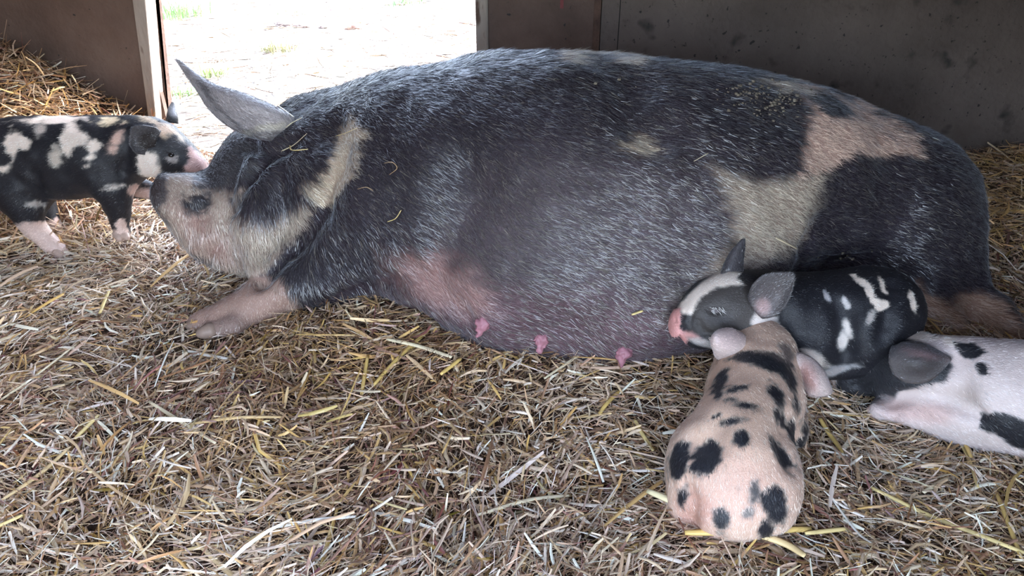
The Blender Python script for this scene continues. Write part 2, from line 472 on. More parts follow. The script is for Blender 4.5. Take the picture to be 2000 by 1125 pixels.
class Clay:
    def __init__(s, lo, hi, h):
        s.lo = np.array(lo, np.float32); s.h = h
        s.n = np.ceil((np.array(hi) - np.array(lo)) / h).astype(int) + 1
        s.f = np.full(tuple(s.n), 0.5, np.float32)
    def _sl(s, lo, hi):
        a = np.maximum(0, np.floor((np.array(lo) - s.lo) / s.h).astype(int))
        b = np.minimum(s.n, np.ceil((np.array(hi) - s.lo) / s.h).astype(int) + 1)
        if np.any(b <= a): return None, None
        sl = tuple(slice(a[i], b[i]) for i in range(3))
        ax = [s.lo[i] + s.h * np.arange(a[i], b[i], dtype=np.float32) for i in range(3)]
        return sl, np.meshgrid(*ax, indexing='ij')
    def _apply(s, sl, d, k, sub):
        if sub: s.f[sl] = -smin(-s.f[sl], d, k)
        else: s.f[sl] = smin(s.f[sl], d, k)
    def cone(s, a, b, ra, rb, k=0.02, sub=False, sy=1.0):
        a = np.array(a[:3], float); b = np.array(b[:3], float)
        m = max(ra, rb) * max(1, sy) + k + 3 * s.h
        sl, G = s._sl(np.minimum(a, b) - m, np.maximum(a, b) + m)
        if sl is None: return
        ab = b - a; L2 = max(1e-9, float(ab @ ab))
        X = [G[i] - a[i] for i in range(3)]
        t = np.clip((X[0] * ab[0] + X[1] * ab[1] + X[2] * ab[2]) / L2, 0, 1)
        d = np.sqrt((X[0] - t * ab[0]) ** 2 + ((X[1] - t * ab[1]) / sy) ** 2 + (X[2] - t * ab[2]) ** 2) - (ra + (rb - ra) * t)
        s._apply(sl, d.astype(np.float32), k, sub)
    def chain(s, pts, k=0.02, sub=False, dense=4, sy=1.0, kin=None):
        """pts = (x,y,z,r); Catmull-Rom through them"""
        P = np.array(pts, float)
        if len(P) > 2:
            E = np.vstack([2 * P[0] - P[1], P, 2 * P[-1] - P[-2]])
            out = []
            for i in range(1, len(E) - 2):
                for j in range(dense):
                    t = j / dense
                    out.append(0.5 * ((2 * E[i]) + (-E[i - 1] + E[i + 1]) * t + (2 * E[i - 1] - 5 * E[i] + 4 * E[i + 1] - E[i + 2]) * t * t + (-E[i - 1] + 3 * E[i] - 3 * E[i + 1] + E[i + 2]) * t ** 3))
            out.append(P[-1]); P = np.array(out)
            P[:, 3] = np.maximum(P[:, 3], 0.001)
        # union the links hard into a local field, then blend once
        m = P[:, 3].max() * max(1, sy) + k + 3 * s.h
        sl, G = s._sl(P[:, :3].min(0) - m, P[:, :3].max(0) + m)
        if sl is None: return
        D = None
        for p, q in zip(P[:-1], P[1:]):
            ab = q[:3] - p[:3]; L2 = max(1e-9, float(ab @ ab))
            X = [G[i] - np.float32(p[i]) for i in range(3)]
            t = np.clip((X[0] * ab[0] + X[1] * ab[1] + X[2] * ab[2]) / L2, 0, 1)
            d = np.sqrt((X[0] - t * ab[0]) ** 2 + ((X[1] - t * ab[1]) / sy) ** 2 + (X[2] - t * ab[2]) ** 2) - (p[3] + (q[3] - p[3]) * t)
            D = d if D is None else smin(D, d, kin or 0.006)
        s._apply(sl, D.astype(np.float32), k, sub)
    def ell(s, c, r, k=0.03, rot=(0, 0, 0), sub=False):
        c = np.array(c[:3], float); r = np.array(r, float)
        m = r.max() + k + 3 * s.h
        sl, G = s._sl(c - m, c + m)
        if sl is None: return
        from mathutils import Euler
        R = np.array(Euler([math.radians(a) for a in rot]).to_matrix()).T
        X = [G[i] - np.float32(c[i]) for i in range(3)]
        Y = [R[i, 0] * X[0] + R[i, 1] * X[1] + R[i, 2] * X[2] for i in range(3)]
        k0 = np.sqrt(sum((Y[i] / r[i]) ** 2 for i in range(3)))
        k1 = np.sqrt(sum((Y[i] / r[i] ** 2) ** 2 for i in range(3))) + 1e-6
        d = k0 * (k0 - 1) / k1
        s._apply(sl, d.astype(np.float32), k, sub)
    def noise(s, amp, scale, seed=0, stretch=(1, 1, 1)):
        ax = [s.lo[i] + s.h * np.arange(s.n[i], dtype=np.float32) for i in range(3)]
        for i in range(s.n[0]):
            band = np.abs(s.f[i]) < 0.05
            if not band.any(): continue
            jj, kk = np.nonzero(band)
            P = np.stack([np.full(len(jj), ax[0][i]), ax[1][jj], ax[2][kk]], -1) * np.array(stretch)
            s.f[i][band] += amp * vnoise(P, scale, seed)
    def mesh(s, smooth=2):
        f = s.f; n = s.n
        ins = f < 0
        nc = n - 1
        cnt = np.zeros(tuple(nc), np.int8)
        for dx in (0, 1):
            for dy in (0, 1):
                for dz in (0, 1):
                    cnt += ins[dx:nc[0] + dx, dy:nc[1] + dy, dz:nc[2] + dz]
        act = (cnt > 0) & (cnt < 8)
        idx = np.full(tuple(nc), -1, np.int64)
        ci = np.argwhere(act)
        idx[act] = np.arange(len(ci))
        acc = np.zeros((len(ci), 3)); num = np.zeros(len(ci))
        for ax in range(3):
            oth = [a for a in range(3) if a != ax]
            for u in (0, 1):
                for v in (0, 1):
                    o = np.zeros(3, int); o[oth[0]] = u; o[oth[1]] = v
                    A = ci + o; B = A.copy(); B[:, ax] += 1
                    fa = f[A[:, 0], A[:, 1], A[:, 2]]; fb = f[B[:, 0], B[:, 1], B[:, 2]]
                    cr = (fa < 0) != (fb < 0)
                    t = np.where(cr, fa / np.where(cr, fa - fb, 1), 0)
                    p = A.astype(float); p[:, ax] += t
                    acc[cr] += p[cr]; num[cr] += 1
        V = acc / num[:, None] * s.h + s.lo
        quads = []
        for ax in range(3):
            oth = [a for a in range(3) if a != ax]
            sl0 = [slice(None)] * 3; sl1 = [slice(None)] * 3
            sl0[ax] = slice(0, n[ax] - 1); sl1[ax] = slice(1, n[ax])
            a = ins[tuple(sl0)]; b = ins[tuple(sl1)]
            E = np.argwhere(a != b)
            ok = (E[:, oth[0]] > 0) & (E[:, oth[1]] > 0) & (E[:, oth[0]] < n[oth[0]] - 1) & (E[:, oth[1]] < n[oth[1]] - 1)
            E = E[ok]
            flip = a[E[:, 0], E[:, 1], E[:, 2]]
            c = []
            for (u, v) in ((0, 0), (-1, 0), (-1, -1), (0, -1)):
                K = E.copy(); K[:, oth[0]] += u; K[:, oth[1]] += v
                c.append(idx[K[:, 0], K[:, 1], K[:, 2]])
            c = np.stack(c, 1)
            if ax == 1: flip = ~flip
            c = np.where(flip[:, None], c, c[:, ::-1])
            quads.append(c)
        Q = np.vstack(quads)
        for _ in range(smooth):
            S = np.zeros_like(V); N = np.zeros(len(V))
            for i in range(4):
                j = (i + 1) % 4
                np.add.at(S, Q[:, i], V[Q[:, j]]); np.add.at(N, Q[:, i], 1)
                np.add.at(S, Q[:, j], V[Q[:, i]]); np.add.at(N, Q[:, j], 1)
            V = 0.5 * V + 0.5 * S / N[:, None]
        return V, Q

def face_normals(V, Q):
    n = np.cross(V[Q[:, 2]] - V[Q[:, 0]], V[Q[:, 3]] - V[Q[:, 1]])
    a = np.linalg.norm(n, axis=1) + 1e-12
    return n / a[:, None], a * 0.5

def vert_normals(V, Q):
    n, a = face_normals(V, Q)
    N = np.zeros_like(V)
    for i in range(4): np.add.at(N, Q[:, i], n * a[:, None])
    return N / (np.linalg.norm(N, axis=1)[:, None] + 1e-12)

# ------------------------------------------------------------------ coat painting: patches of the animal's own colour
def poly_sd(px, py, poly):
    p = np.array(poly, float)
    d = np.full(len(px), 1e9); inside = np.zeros(len(px), bool)
    for i in range(len(p)):
        x1, y1 = p[i]; x2, y2 = p[(i + 1) % len(p)]
        ex, ey = x2 - x1, y2 - y1
        t = np.clip(((px - x1) * ex + (py - y1) * ey) / (ex * ex + ey * ey + 1e-9), 0, 1)
        d = np.minimum(d, (px - x1 - t * ex) ** 2 + (py - y1 - t * ey) ** 2)
        c = ((y1 > py) != (y2 > py)) & (px < (x2 - x1) * (py - y1) / ((y2 - y1) if y2 != y1 else 1e-9) + x1)
        inside ^= c
    d = np.sqrt(d)
    return np.where(inside, d, -d)

def blob_sd(px, py, b):
    cx, cy, rx, ry, ang = b
    a = math.radians(ang)
    u = (px - cx) * math.cos(a) + (py - cy) * math.sin(a)
    v = -(px - cx) * math.sin(a) + (py - cy) * math.cos(a)
    k = np.sqrt((u / rx) ** 2 + (v / ry) ** 2)
    return (1 - k) * min(rx, ry)

def coat_colours(P, layers, base, wob=10, soft=7, seed=0):
    px, py = project(P)
    w = wob * (0.8 * vnoise(P, 30, seed) + 0.6 * vnoise(P * np.array((0.4, 1, 1)), 110, seed + 1) + 0.35 * vnoise(P, 240, seed + 2))
    C = np.tile(np.array(base, float), (len(P), 1))
    for shape, colr, *opt in layers:
        s = opt[0] if opt else soft
        sd = blob_sd(px, py, shape) if not isinstance(shape[0], (tuple, list)) else poly_sd(px, py, shape)
        m = sstep(-s, s, sd + w)[:, None] * (opt[1] if len(opt) > 1 else 1.0)
        C = C * (1 - m) + np.array(colr) * m
    return C

def fur(V, Q, n, length, width, dirf, colf, parent, name='bristles', lift=0.25, seed=0, wild=0.25, mat=None, mask=None):
    R = np.random.default_rng(seed)
    N, A = face_normals(V, Q)
    VN = vert_normals(V, Q)
    cum = np.cumsum(A); cum /= cum[-1]
    fi = np.searchsorted(cum, R.random(n))
    fi = np.clip(fi, 0, len(Q) - 1)
    u, v = R.random(n), R.random(n)
    q = Q[fi]
    wts = [(1 - u) * (1 - v), u * (1 - v), u * v, (1 - u) * v]
    P = sum(V[q[:, i]] * wts[i][:, None] for i in range(4))
    NN = sum(VN[q[:, i]] * wts[i][:, None] for i in range(4))
    NN /= np.linalg.norm(NN, axis=1)[:, None]
    if mask is not None:
        kp = mask(P, NN) > R.random(n)
        P, NN = P[kp], NN[kp]; n = len(P)
    D = dirf(P, NN) + R.normal(0, wild, (n, 3))
    D -= (D * NN).sum(1)[:, None] * NN
    D /= np.linalg.norm(D, axis=1)[:, None] + 1e-9
    S = np.cross(NN, D)
    ro = R.normal(0, 0.4, n)[:, None]
    S = S * np.cos(ro) + NN * np.sin(ro)
    L = length(P) * R.uniform(0.6, 1.25, n) if callable(length) else length * R.uniform(0.55, 1.3, n)
    W = width * R.uniform(0.7, 1.3, n)
    lf = lift * R.uniform(0.4, 1.6, n)
    cv = R.normal(0, 0.18, n)
    out = np.zeros((n, 5, 3))
    for i, (t, ww) in enumerate(((0.0, 1.0), (0.55, 0.8))):
        c = P + D * (L * t)[:, None] + NN * (L * lf * (t - 0.45 * t * t) - 0.0006)[:, None] + S * (L * cv * t * t)[:, None]
        out[:, 2 * i] = c - S * (W * ww * 0.5)[:, None]
        out[:, 2 * i + 1] = c + S * (W * ww * 0.5)[:, None]
    out[:, 4] = P + D * L[:, None] + NN * (L * lf * 0.45)[:, None] + S * (L * cv)[:, None]
    b = np.arange(n)[:, None] * 5
    quads = b + np.array([[0, 1, 3, 2]]); tris = b + np.array([[2, 3, 4]])
    C = np.repeat(colf(P, R), 5, axis=0)
    return mesh_np(name, out.reshape(-1, 3), quads, tris, mat or M_HAIR, parent, C, smooth=False)

# ------------------------------------------------------------------ thin sheets with thickness (ears)
def cr(P, m):
    P = np.array(P, float)
    E = np.concatenate([(2 * P[0] - P[1])[None], P, (2 * P[-1] - P[-2])[None]])
    out = []
    for i in range(1, len(E) - 2):
        for j in range(m):
            t = j / m
            out.append(0.5 * ((2 * E[i]) + (-E[i - 1] + E[i + 1]) * t + (2 * E[i - 1] - 5 * E[i] + 4 * E[i + 1] - E[i + 2]) * t * t + (-E[i - 1] + 3 * E[i] - 3 * E[i + 1] + E[i + 2]) * t ** 3))
    out.append(P[-1])
    return np.array(out)

def ear_mesh(rows, thick, m=5, nv=14):
    """rows base -> tip; each row = (edge A, middle, edge B) in world space"""
    R = cr(np.array(rows, float), m)            # (r,3,3)
    nr = len(R)
    vs = np.linspace(0, 1, nv)
    G = np.zeros((nr, nv, 3))
    for j, v in enumerate(vs):
        a, b, c = R[:, 0], R[:, 1], R[:, 2]
        # quadratic through a, b(mid), c
        G[:, j] = a * (2 * (v - .5) * (v - 1)) + b * (-4 * v * (v - 1)) + c * (2 * v * (v - .5))
    du = np.gradient(G, axis=0); dv = np.gradient(G, axis=1)
    N = np.cross(du, dv); N /= np.linalg.norm(N, axis=2)[..., None] + 1e-12
    tv = 0.25 + 0.75 * np.sin(np.pi * np.clip(vs, 0.02, 0.98)) ** 0.5
    tu = np.linspace(1.3, 0.55, nr)
    T = thick * tu[:, None] * tv[None, :] * 0.5
    A = G + N * T[..., None]; B = G - N * T[..., None]
    V = np.vstack([A.reshape(-1, 3), B.reshape(-1, 3)])
    I = np.arange(nr * nv).reshape(nr, nv); J = I + nr * nv
    Q = np.stack([I[:-1, :-1], I[1:, :-1], I[1:, 1:], I[:-1, 1:]], -1).reshape(-1, 4)
    Q2 = np.stack([J[:-1, :-1], J[:-1, 1:], J[1:, 1:], J[1:, :-1]], -1).reshape(-1, 4)
    rim = []
    for i in range(nr - 1):
        rim.append((I[i, 0], J[i, 0], J[i + 1, 0], I[i + 1, 0]))
        rim.append((I[i, -1], I[i + 1, -1], J[i + 1, -1], J[i, -1]))
    for j in range(nv - 1):
        rim.append((I[-1, j], J[-1, j], J[-1, j + 1], I[-1, j + 1]))
        rim.append((I[0, j], I[0, j + 1], J[0, j + 1], J[0, j]))
    Q = np.vstack([Q, Q2, np.array(rim)])
    return V, Q[:, ::-1]

def small_clay(name, lo, hi, h, build, mat, parent, smooth=1):
    c = Clay(lo, hi, h); build(c); V, Q = c.mesh(smooth)
    return mesh_np(name, V, Q, None, mat, parent)

DARK = (0.030, 0.030, 0.036)
GREY = (0.075, 0.068, 0.072)
CREAM = (0.52, 0.44, 0.32)
PINK = (0.50, 0.31, 0.25)
WHITE = (0.72, 0.66, 0.60)

# ================================================================== THE SOW
def torso_ball(px, ytop, R, z0, rowdep=0):
    """ball of radius R resting at z0 whose upper outline touches row ytop in column px"""
    a = PITCH + math.atan((ytop - 562.5) / FOC)
    zc = z0 + R
    lo, hi = 0.6, 4.0
    for _ in range(60):
        D = (lo + hi) / 2
        m = a + math.asin(min(0.99, R / D))
        if CAM_H - D * math.sin(m) > zc: lo = D
        else: hi = D
    Yc = D * math.cos(m)
    depth = Yc * CP + (CAM_H - zc) * SP
    return ((px - 1000) / FOC * depth, Yc, zc, R)

sow = empty('sow', (0.1, 1.45, 0.0))
tag(sow, 'huge blue-black sow with cream patches asleep on her belly across the straw', 'pig')
H = 0.0062
ck = Clay((-0.95, 0.95, -0.06), (1.30, 2.15, 0.62), H)
T = [torso_ball(560, 222, .165, 0.03), torso_ball(680, 170, .205, .02), torso_ball(840, 132, .245, .0), torso_ball(1000, 105, .265, -.01),
     torso_ball(1160, 100, .275, -.02), torso_ball(1320, 122, .262, -.02), torso_ball(1470, 153, .240, -.02), torso_ball(1600, 188, .215, -.02), torso_ball(1700, 238, .185, -.02)]
ck.chain(T, k=0.05, dense=3)
# haunch
ck.ell(at(1700, 415, 1.55), (0.19, 0.17, 0.19), 0.07)
ck.ell(at(1775, 470, 1.50), (0.145, 0.16, 0.170), 0.07)
ck.ell(at(1700, 520, 1.46), (0.14, 0.12, 0.12), 0.07)
# belly and udder sagging towards the camera
ck.ell((at(1150, 480, 1.33)[0], 1.33, 0.165), (0.36, 0.20, 0.20), 0.10)
ck.ell((at(1310, 520, 1.33)[0], 1.33, 0.15), (0.22, 0.16, 0.17), 0.08)
ck.ell((at(1000, 520, 1.38)[0], 1.37, 0.14), (0.20, 0.17, 0.16), 0.08)
ck.ell(at(1240, 630, 1.20), (0.15, 0.07, 0.07), 0.06)
ck.ell(at(1060, 620, 1.24), (0.12, 0.06, 0.06), 0.06)
# shoulder and upper foreleg
ck.ell(at(720, 400, 1.50), (0.185, 0.13, 0.20), 0.06, (0, 20, 0))
ck.chain([(*at(740, 440, 1.47), .12), (*at(690, 500, 1.43), .10), (*at(620, 530, 1.40), .075), (*at(555, 558, 1.37), .052), (*at(490, 594, 1.335), .041), (*at(455, 612, 1.32), .040), (*at(425, 624, 1.305), .030)], k=0.03)
ck.chain([(*at(440, 612, 1.325), .026), (*at(410, 622, 1.315), .022), (*at(388, 630, 1.305), .017)], k=0.012)
ck.chain([(*at(455, 632, 1.285), .025), (*at(430, 640, 1.275), .021), (*at(408, 646, 1.265), .016)], k=0.010)
# far foreleg tucked under the brisket
ck.chain([(*at(800, 540, 1.50), .07), (*at(840, 590, 1.40), .045), (*at(880, 606, 1.36), .03)], k=0.03)
# neck, jowl and head
ck.chain([(*at(600, 380, 1.60), .165), (*at(528, 396, 1.58), .138), (*at(460, 415, 1.55), .104), (*at(405, 410, 1.52), .080), (*at(365, 392, 1.49), .062), (*at(342, 381, 1.475), .047), (*at(336, 379, 1.472), .044)], k=0.03)
ck.ell(at(520, 470, 1.50), (0.11, 0.09, 0.085), 0.05, (0, 35, 0))         # jowl
ck.ell(at(430, 455, 1.48), (0.085, 0.06, 0.065), 0.04, (0, 40, 0))        # cheek
ck.ell(at(425, 358, 1.55), (0.065, 0.055, 0.030), 0.02)                    # brow
ck.ell(at(526, 304, 1.58), (0.050, 0.055, 0.055), 0.02)                   # poll under the ear
ck.chain([(*at(610, 280, 1.54), .055), (*at(552, 318, 1.475), .058), (*at(522, 372, 1.435), .060), (*at(512, 435, 1.405), .058), (*at(518, 500, 1.40), .045)], k=0.022)        # neck roll behind the cheek
# snout disc
ck.ell(at(317, 374, 1.466), (0.016, 0.045, 0.041), 0.010, (0, 12, 12))
ck.ell(at(327, 350, 1.462), (0.012, 0.014, 0.010), 0.008)
# mouth line, creases
def crease(pts, r, k=0.014):
    ck.chain([(*at(a, b, c), r) for a, b, c in pts], k=k, sub=True, dense=3)
def surf_crease(clay, pts, r, k=0.014, depth=0.3):
    """cuts a groove following the visible surface along pixel points"""
    V_, Q_ = clay._prev
    P = []
    for a, b in pts:
        hit = V_.ray_cast(Vector((0, 0, CAM_H)), ray(a, b).normalized())
        if hit[0] is not None:
            p = hit[0] + hit[1] * (r * depth if hit[1].dot(ray(a, b)) < 0 else -r * depth)
            P.append((*p, r))
    if len(P) > 1: clay.chain(P, k=k, sub=True, dense=3)
def preview(clay):
    V_, Q_ = clay.mesh(0)
    clay._prev = (BVHTree.FromPolygons([tuple(v) for v in V_], [tuple(int(i) for i in q) for q in Q_]), None)
preview(ck)
surf_crease(ck, [(618, 402), (600, 440), (572, 475), (540, 512), (510, 548)], 0.022, 0.022, -0.2)     # behind the jowl, armpit line
surf_crease(ck, [(570, 276), (530, 292), (496, 318), (470, 350), (456, 395), (450, 440), (456, 480), (474, 520)], 0.013, 0.018, -0.6)
surf_crease(ck, [(770, 545), (700, 560), (640, 590), (590, 602)], 0.010, 0.03)
surf_crease(ck, [(905, 330), (900, 400), (880, 460), (850, 500)], 0.022, 0.07, 0.6)
surf_crease(ck, [(790, 520), (830, 560), (880, 596), (910, 618)], 0.012, 0.03)
surf_crease(ck, [(1560, 540), (1620, 530), (1700, 528), (1770, 548)], 0.018, 0.05)
surf_crease(ck, [(1250, 160), (1240, 200), (1270, 240)], 0.02, 0.08, 0.7)
surf_crease(ck, [(1580, 470), (1610, 440), (1660, 450)], 0.014, 0.05)
surf_crease(ck, [(370, 402), (386, 410), (402, 402)], 0.008, 0.010, -0.2)        # closed eye
surf_crease(ck, [(303, 362), (303, 366)], 0.008, 0.006)
surf_crease(ck, [(309, 384), (309, 387)], 0.008, 0.006)
surf_crease(ck, [(322, 408), (345, 425), (375, 436)], 0.004, 0.008)
surf_crease(ck, [(365, 385), (378, 378), (396, 380), (412, 394)], 0.006, 0.010, -0.2)
surf_crease(ck, [(372, 420), (395, 426), (414, 414)], 0.006, 0.010, -0.2)
surf_crease(ck, [(345, 352), (342, 368), (348, 385)], 0.004, 0.012)
surf_crease(ck, [(465, 298), (500, 288), (540, 292)], 0.012, 0.02, 0.0)
surf_crease(ck, [(640, 250), (655, 300), (640, 350), (622, 392)], 0.016, 0.05, 0.3)
surf_crease(ck, [(400, 500), (430, 470), (440, 430)], 0.008, 0.025)
surf_crease(ck, [(330, 350), (326, 375), (330, 400)], 0.004, 0.010)
# hind leg lying on the straw, hock towards the wall
ck.chain([(*at(1810, 540, 1.44), .095), (*at(1880, 590, 1.38), .062), (*at(1930, 618, 1.33), .045), (*at(1965, 655, 1.28), .034), (*at(2010, 682, 1.25), .030)], k=0.05)
ck.chain([(*at(1740, 560, 1.42), .06), (*at(1800, 600, 1.36), .045), (*at(1860, 636, 1.31), .035)], k=0.03)
ck.noise(0.010, 9, 3)
ck.noise(0.0035, 26, 4)
ck.noise(0.0016, 60, 5, (1.6, 1, 0.6))
SV, SQ = ck.mesh(1)

SK_PINK = (0.40, 0.22, 0.19)
sow_layers = [
    # broad greyish flank with thinner hair
    ((1150, 480, 300, 190, -8), (0.090, 0.075, 0.083), 90),
    ((1090, 640, 330, 70, 6), (0.125, 0.08, 0.09), 45),
    ((862, 552, 90, 46, 25), (0.27, 0.165, 0.145), 30),
    ([(690, 225), (705, 262), (690, 335), (655, 385), (612, 408), (598, 372), (636, 320), (664, 265)], CREAM, 9),
    ([(322, 340), (380, 342), (420, 372), (470, 375), (452, 385), (460, 440), (520, 430), (596, 402), (612, 412), (575, 470), (520, 530), (480, 560), (430, 535), (340, 470), (300, 405), (312, 380)], (0.36, 0.30, 0.24), 12),
    ((400, 460, 70, 34, 40), (0.34, 0.23, 0.185), 22),
    ((388, 392, 30, 24, -25), DARK, 8),
    ([(360, 300), (470, 250), (500, 330), (465, 352), (440, 362), (400, 372), (380, 345)], (0.05, 0.05, 0.055), 10),
    ([(296, 350), (322, 345), (322, 395), (310, 412), (292, 405)], (0.06, 0.05, 0.05), 5),
    ([(508, 545), (530, 530), (560, 575), (600, 605), (520, 660), (340, 700), (330, 600)], (0.36, 0.255, 0.20), 8),
    ((430, 640, 60, 22, -15), (0.26, 0.19, 0.155), 16),
    ((1250, 287, 38, 17, 15), (0.50, 0.42, 0.30), 10),
    ([(1080, 85), (1160, 96), (1260, 112), (1250, 124), (1160, 112), (1090, 108)], (0.42, 0.37, 0.31), 5),
    ([(1395, 325), (1450, 350), (1540, 352), (1610, 320), (1590, 400), (1560, 460), (1530, 500), (1440, 520), (1350, 560), (1420, 470), (1435, 420)], (0.40, 0.335, 0.255), 20),
    ((1400, 560, 90, 30, -30), (0.26, 0.22, 0.19), 25),
    ([(1572, 280), (1585, 215), (1550, 165), (1600, 178), (1680, 200), (1760, 245), (1815, 292), (1760, 300), (1690, 300), (1640, 318), (1560, 345)], (0.50, 0.36, 0.28), 10),
    ([(1560, 180), (1610, 178), (1660, 215), (1668, 236), (1640, 232), (1600, 212)], DARK, 6),
    ([(1470, 150), (1545, 160), (1580, 182), (1520, 172)], (0.36, 0.31, 0.25), 6),
    ([(1790, 560), (1850, 590), (1930, 570), (1960, 600), (2100, 700), (1900, 720), (1740, 650), (1700, 590)], (0.30, 0.19, 0.125), 14),
    ((905, 141, 10, 3, 30), (0.35, 0.36, 0.4), 3),
]
def sow_col(P, seed=0):
    C = coat_colours(P, sow_layers, (0.026, 0.0215, 0.029), 14, 9, seed)
    lum = 1 + 0.22 * vnoise(P, 14, 31)
    return C * lum[:, None]
sc = sow_col(SV)
# skin under the bristles is a little pinker and darker than the bristles
skin = sc * np.array([0.78, 0.70, 0.72])
sow_body = mesh_np('body', SV, SQ, None, M_SKIN, sow, skin)
SOW_BVH = BVHTree.FromPolygons([tuple(v) for v in SV], [tuple(int(i) for i in q) for q in SQ])

def sow_dir(P, N):
    px, py = project(P)
    D = np.zeros_like(P)
    D[:, 0] = 1.0
    D[:, 2] = -0.42 + 0.5 * vnoise(P, 3, 41)
    # belly: hair sweeps round the udder
    b = sstep(430, 640, py) * sstep(880, 1000, px) * (1 - sstep(1500, 1600, px))
    sw = (px - 1180) / 300
    D[:, 0] += b * (-0.2 - 1.0 * sw); D[:, 2] += b * (0.25 - np.abs(sw) * 0.9) * -1
    # jowl and cheek: downwards
    j = (1 - sstep(560, 640, px)) * sstep(330, 400, py)
    D[:, 0] += -j * 0.9; D[:, 2] += -j * 0.9
    # upper leg: down and back
    s = sstep(540, 600, px) * (1 - sstep(740, 800, px)) * sstep(420, 480, py)
    D[:, 0] += s * -0.2; D[:, 2] += -s * 0.5
    D[:, 1] += -0.25
    return D

def sow_hair_col(P, R):
    px, py = project(P)
    C = sow_col(P)
    n = len(P)
    fl = 0.15 + 0.5 * np.exp(-((px - 1180) / 330) ** 2 - ((py - 500) / 190) ** 2)
    light = R.random(n) < fl * 0.75
    dark = C.sum(1) < 0.35
    k = R.uniform(0.75, 1.35, n)[:, None]
    C = C * k
    C = np.where((light & dark)[:, None], np.array([0.155, 0.138, 0.118]) * R.uniform(0.5, 1.3, n)[:, None], C)
    C = np.where((~dark)[:, None], C * 1.15 + 0.02, C)
    return np.clip(C, 0.008, 0.8)

def sow_len(P):
    px, py = project(P)
    L = 0.020 + 0.006 * sstep(200, 120, py)
    L = np.where((px < 620) & (py > 300), 0.026, L)
    L = np.where((px < 460) & (py < 430), 0.012, L)
    L = np.where((px < 560) & (py > 560), 0.008, L)
    return L

fur(SV, SQ, 260000, sow_len, 0.0009, sow_dir, sow_hair_col, sow, 'bristles', 0.24, 5, 0.16,
    mask=lambda P, N: np.where((P[:, 2] < 0.0) | (N[:, 2] < -0.6), 0.0, np.where(N[:, 1] > 0.75, 0.3, 1.0)))

# big ear, standing up and towards the left
er = [((at(482, 262, 1.50)), at(520, 272, 1.46), at(578, 268, 1.50)),
      ((at(468, 258, 1.50)), at(520, 232, 1.452), at(582, 240, 1.50)),
      ((at(438, 240, 1.50)), at(492, 212, 1.445), at(545, 213, 1.51)),
      ((at(408, 212, 1.51)), at(447, 186, 1.463), at(480, 186, 1.52)),
      ((at(386, 178, 1.52)), at(404, 167, 1.495), at(428, 170, 1.53)),
      ((at(366, 150, 1.53)), at(374, 144, 1.52), at(388, 148, 1.535)),
      ((at(347, 121, 1.54)), at(349, 119, 1.537), at(353, 121, 1.54))]
EV, EQ = ear_mesh(er, 0.009, 6, 18)
ear_lay = [([(470, 262), (350, 110), (376, 150), (430, 215), (480, 250), (560, 262)], (0.07, 0.065, 0.07), 8), ((520, 268, 60, 16, 0), (0.10, 0.09, 0.09), 8), ((520, 252, 45, 8, -12), (0.36, 0.33, 0.28), 6)]
def ear_col(P): return coat_colours(P, ear_lay, (0.31, 0.28, 0.285), 8, 6, 9)
mesh_np('ear', EV, EQ, None, M_SKIN, sow, ear_col(EV))
def ear_dir(P, N):
    D = np.zeros_like(P); D[:, 0] = -0.8; D[:, 2] = 0.55; return D
fur(EV, EQ, 16000, 0.013, 0.0008, ear_dir, lambda P, R: np.clip(ear_col(P) * R.uniform(0.7, 1.7, len(P))[:, None], .01, .8), sow, 'ear_hair', 0.2, 6, 0.15)
# far ear, folded down behind the head
fe = [(at(600, 262, 1.74), at(570, 262, 1.76), at(540, 268, 1.74)), (at(600, 282, 1.80), at(565, 280, 1.83), at(530, 290, 1.80)), (at(590, 330, 1.84), at(560, 330, 1.86), at(530, 335, 1.84)), (at(560, 385, 1.84), at(555, 385, 1.845), at(550, 385, 1.84))]
FV, FQ = ear_mesh(fe, 0.009, 5, 12)
mesh_np('ear', FV, FQ, None, M_SKIN, sow, np.tile((0.1, 0.09, 0.09), (len(FV), 1)))

# hooves and teats
def toe(root, a, b, r, mat, name='hoof'):
    a = np.array(a, float); b = np.array(b, float)
    lo = np.minimum(a, b) - r - 0.01; hi = np.maximum(a, b) + r + 0.01
    def bld(c):
        c.cone(a, b, r, r * 0.62, 0.004)
        c.cone(a + (0, 0, 0), a + (b - a) * 0.5, r * 1.05, r * 0.9, 0.004)
    return small_clay(name, lo, hi, max(0.0012, r / 9), bld, mat, root)
toe(sow, at(390, 630, 1.304), at(372, 636, 1.296), .0165, M_HOOF)
toe(sow, at(410, 646, 1.264), at(392, 651, 1.256), .0155, M_HOOF)
toe(sow, at(2004, 680, 1.25), at(2035, 692, 1.23), .019, M_HOOF)
toe(sow, at(2004, 692, 1.24), at(2030, 706, 1.22), .018, M_HOOF)

def cam_hit(bvh, px, py):
    d = ray(px, py).normalized()
    h = bvh.ray_cast(Vector((0, 0, CAM_H)), d)
    if h[0] is None: return None, None
    n = h[1] if h[1].dot(d) < 0 else -h[1]
    return h[0], n

for (px, py, r, ex, ey) in ((943, 630, .0075, 938, 650), (1058, 662, .0075, 1052, 678), (1218, 688, .008, 1222, 705)):
    p, nn = cam_hit(SOW_BVH, px, py)
    if p is None: continue
    p = np.array(p); e = p + np.array(nn) * 0.011 + np.array((-0.004, 0, -0.020))
    lo = np.minimum(p, e) - .03; hi = np.maximum(p, e) + .03
    def bld(c, p=p, e=e, r=r):
        c.ell(p, (r * 1.8, r * 1.6, r * 1.5), 0.006)
        c.cone(p, e, r, r * 0.62, 0.012)
        c.noise(0.0035, 170, 3)
    small_clay('teat', lo, hi, 0.0018, bld, M_TEAT, sow)

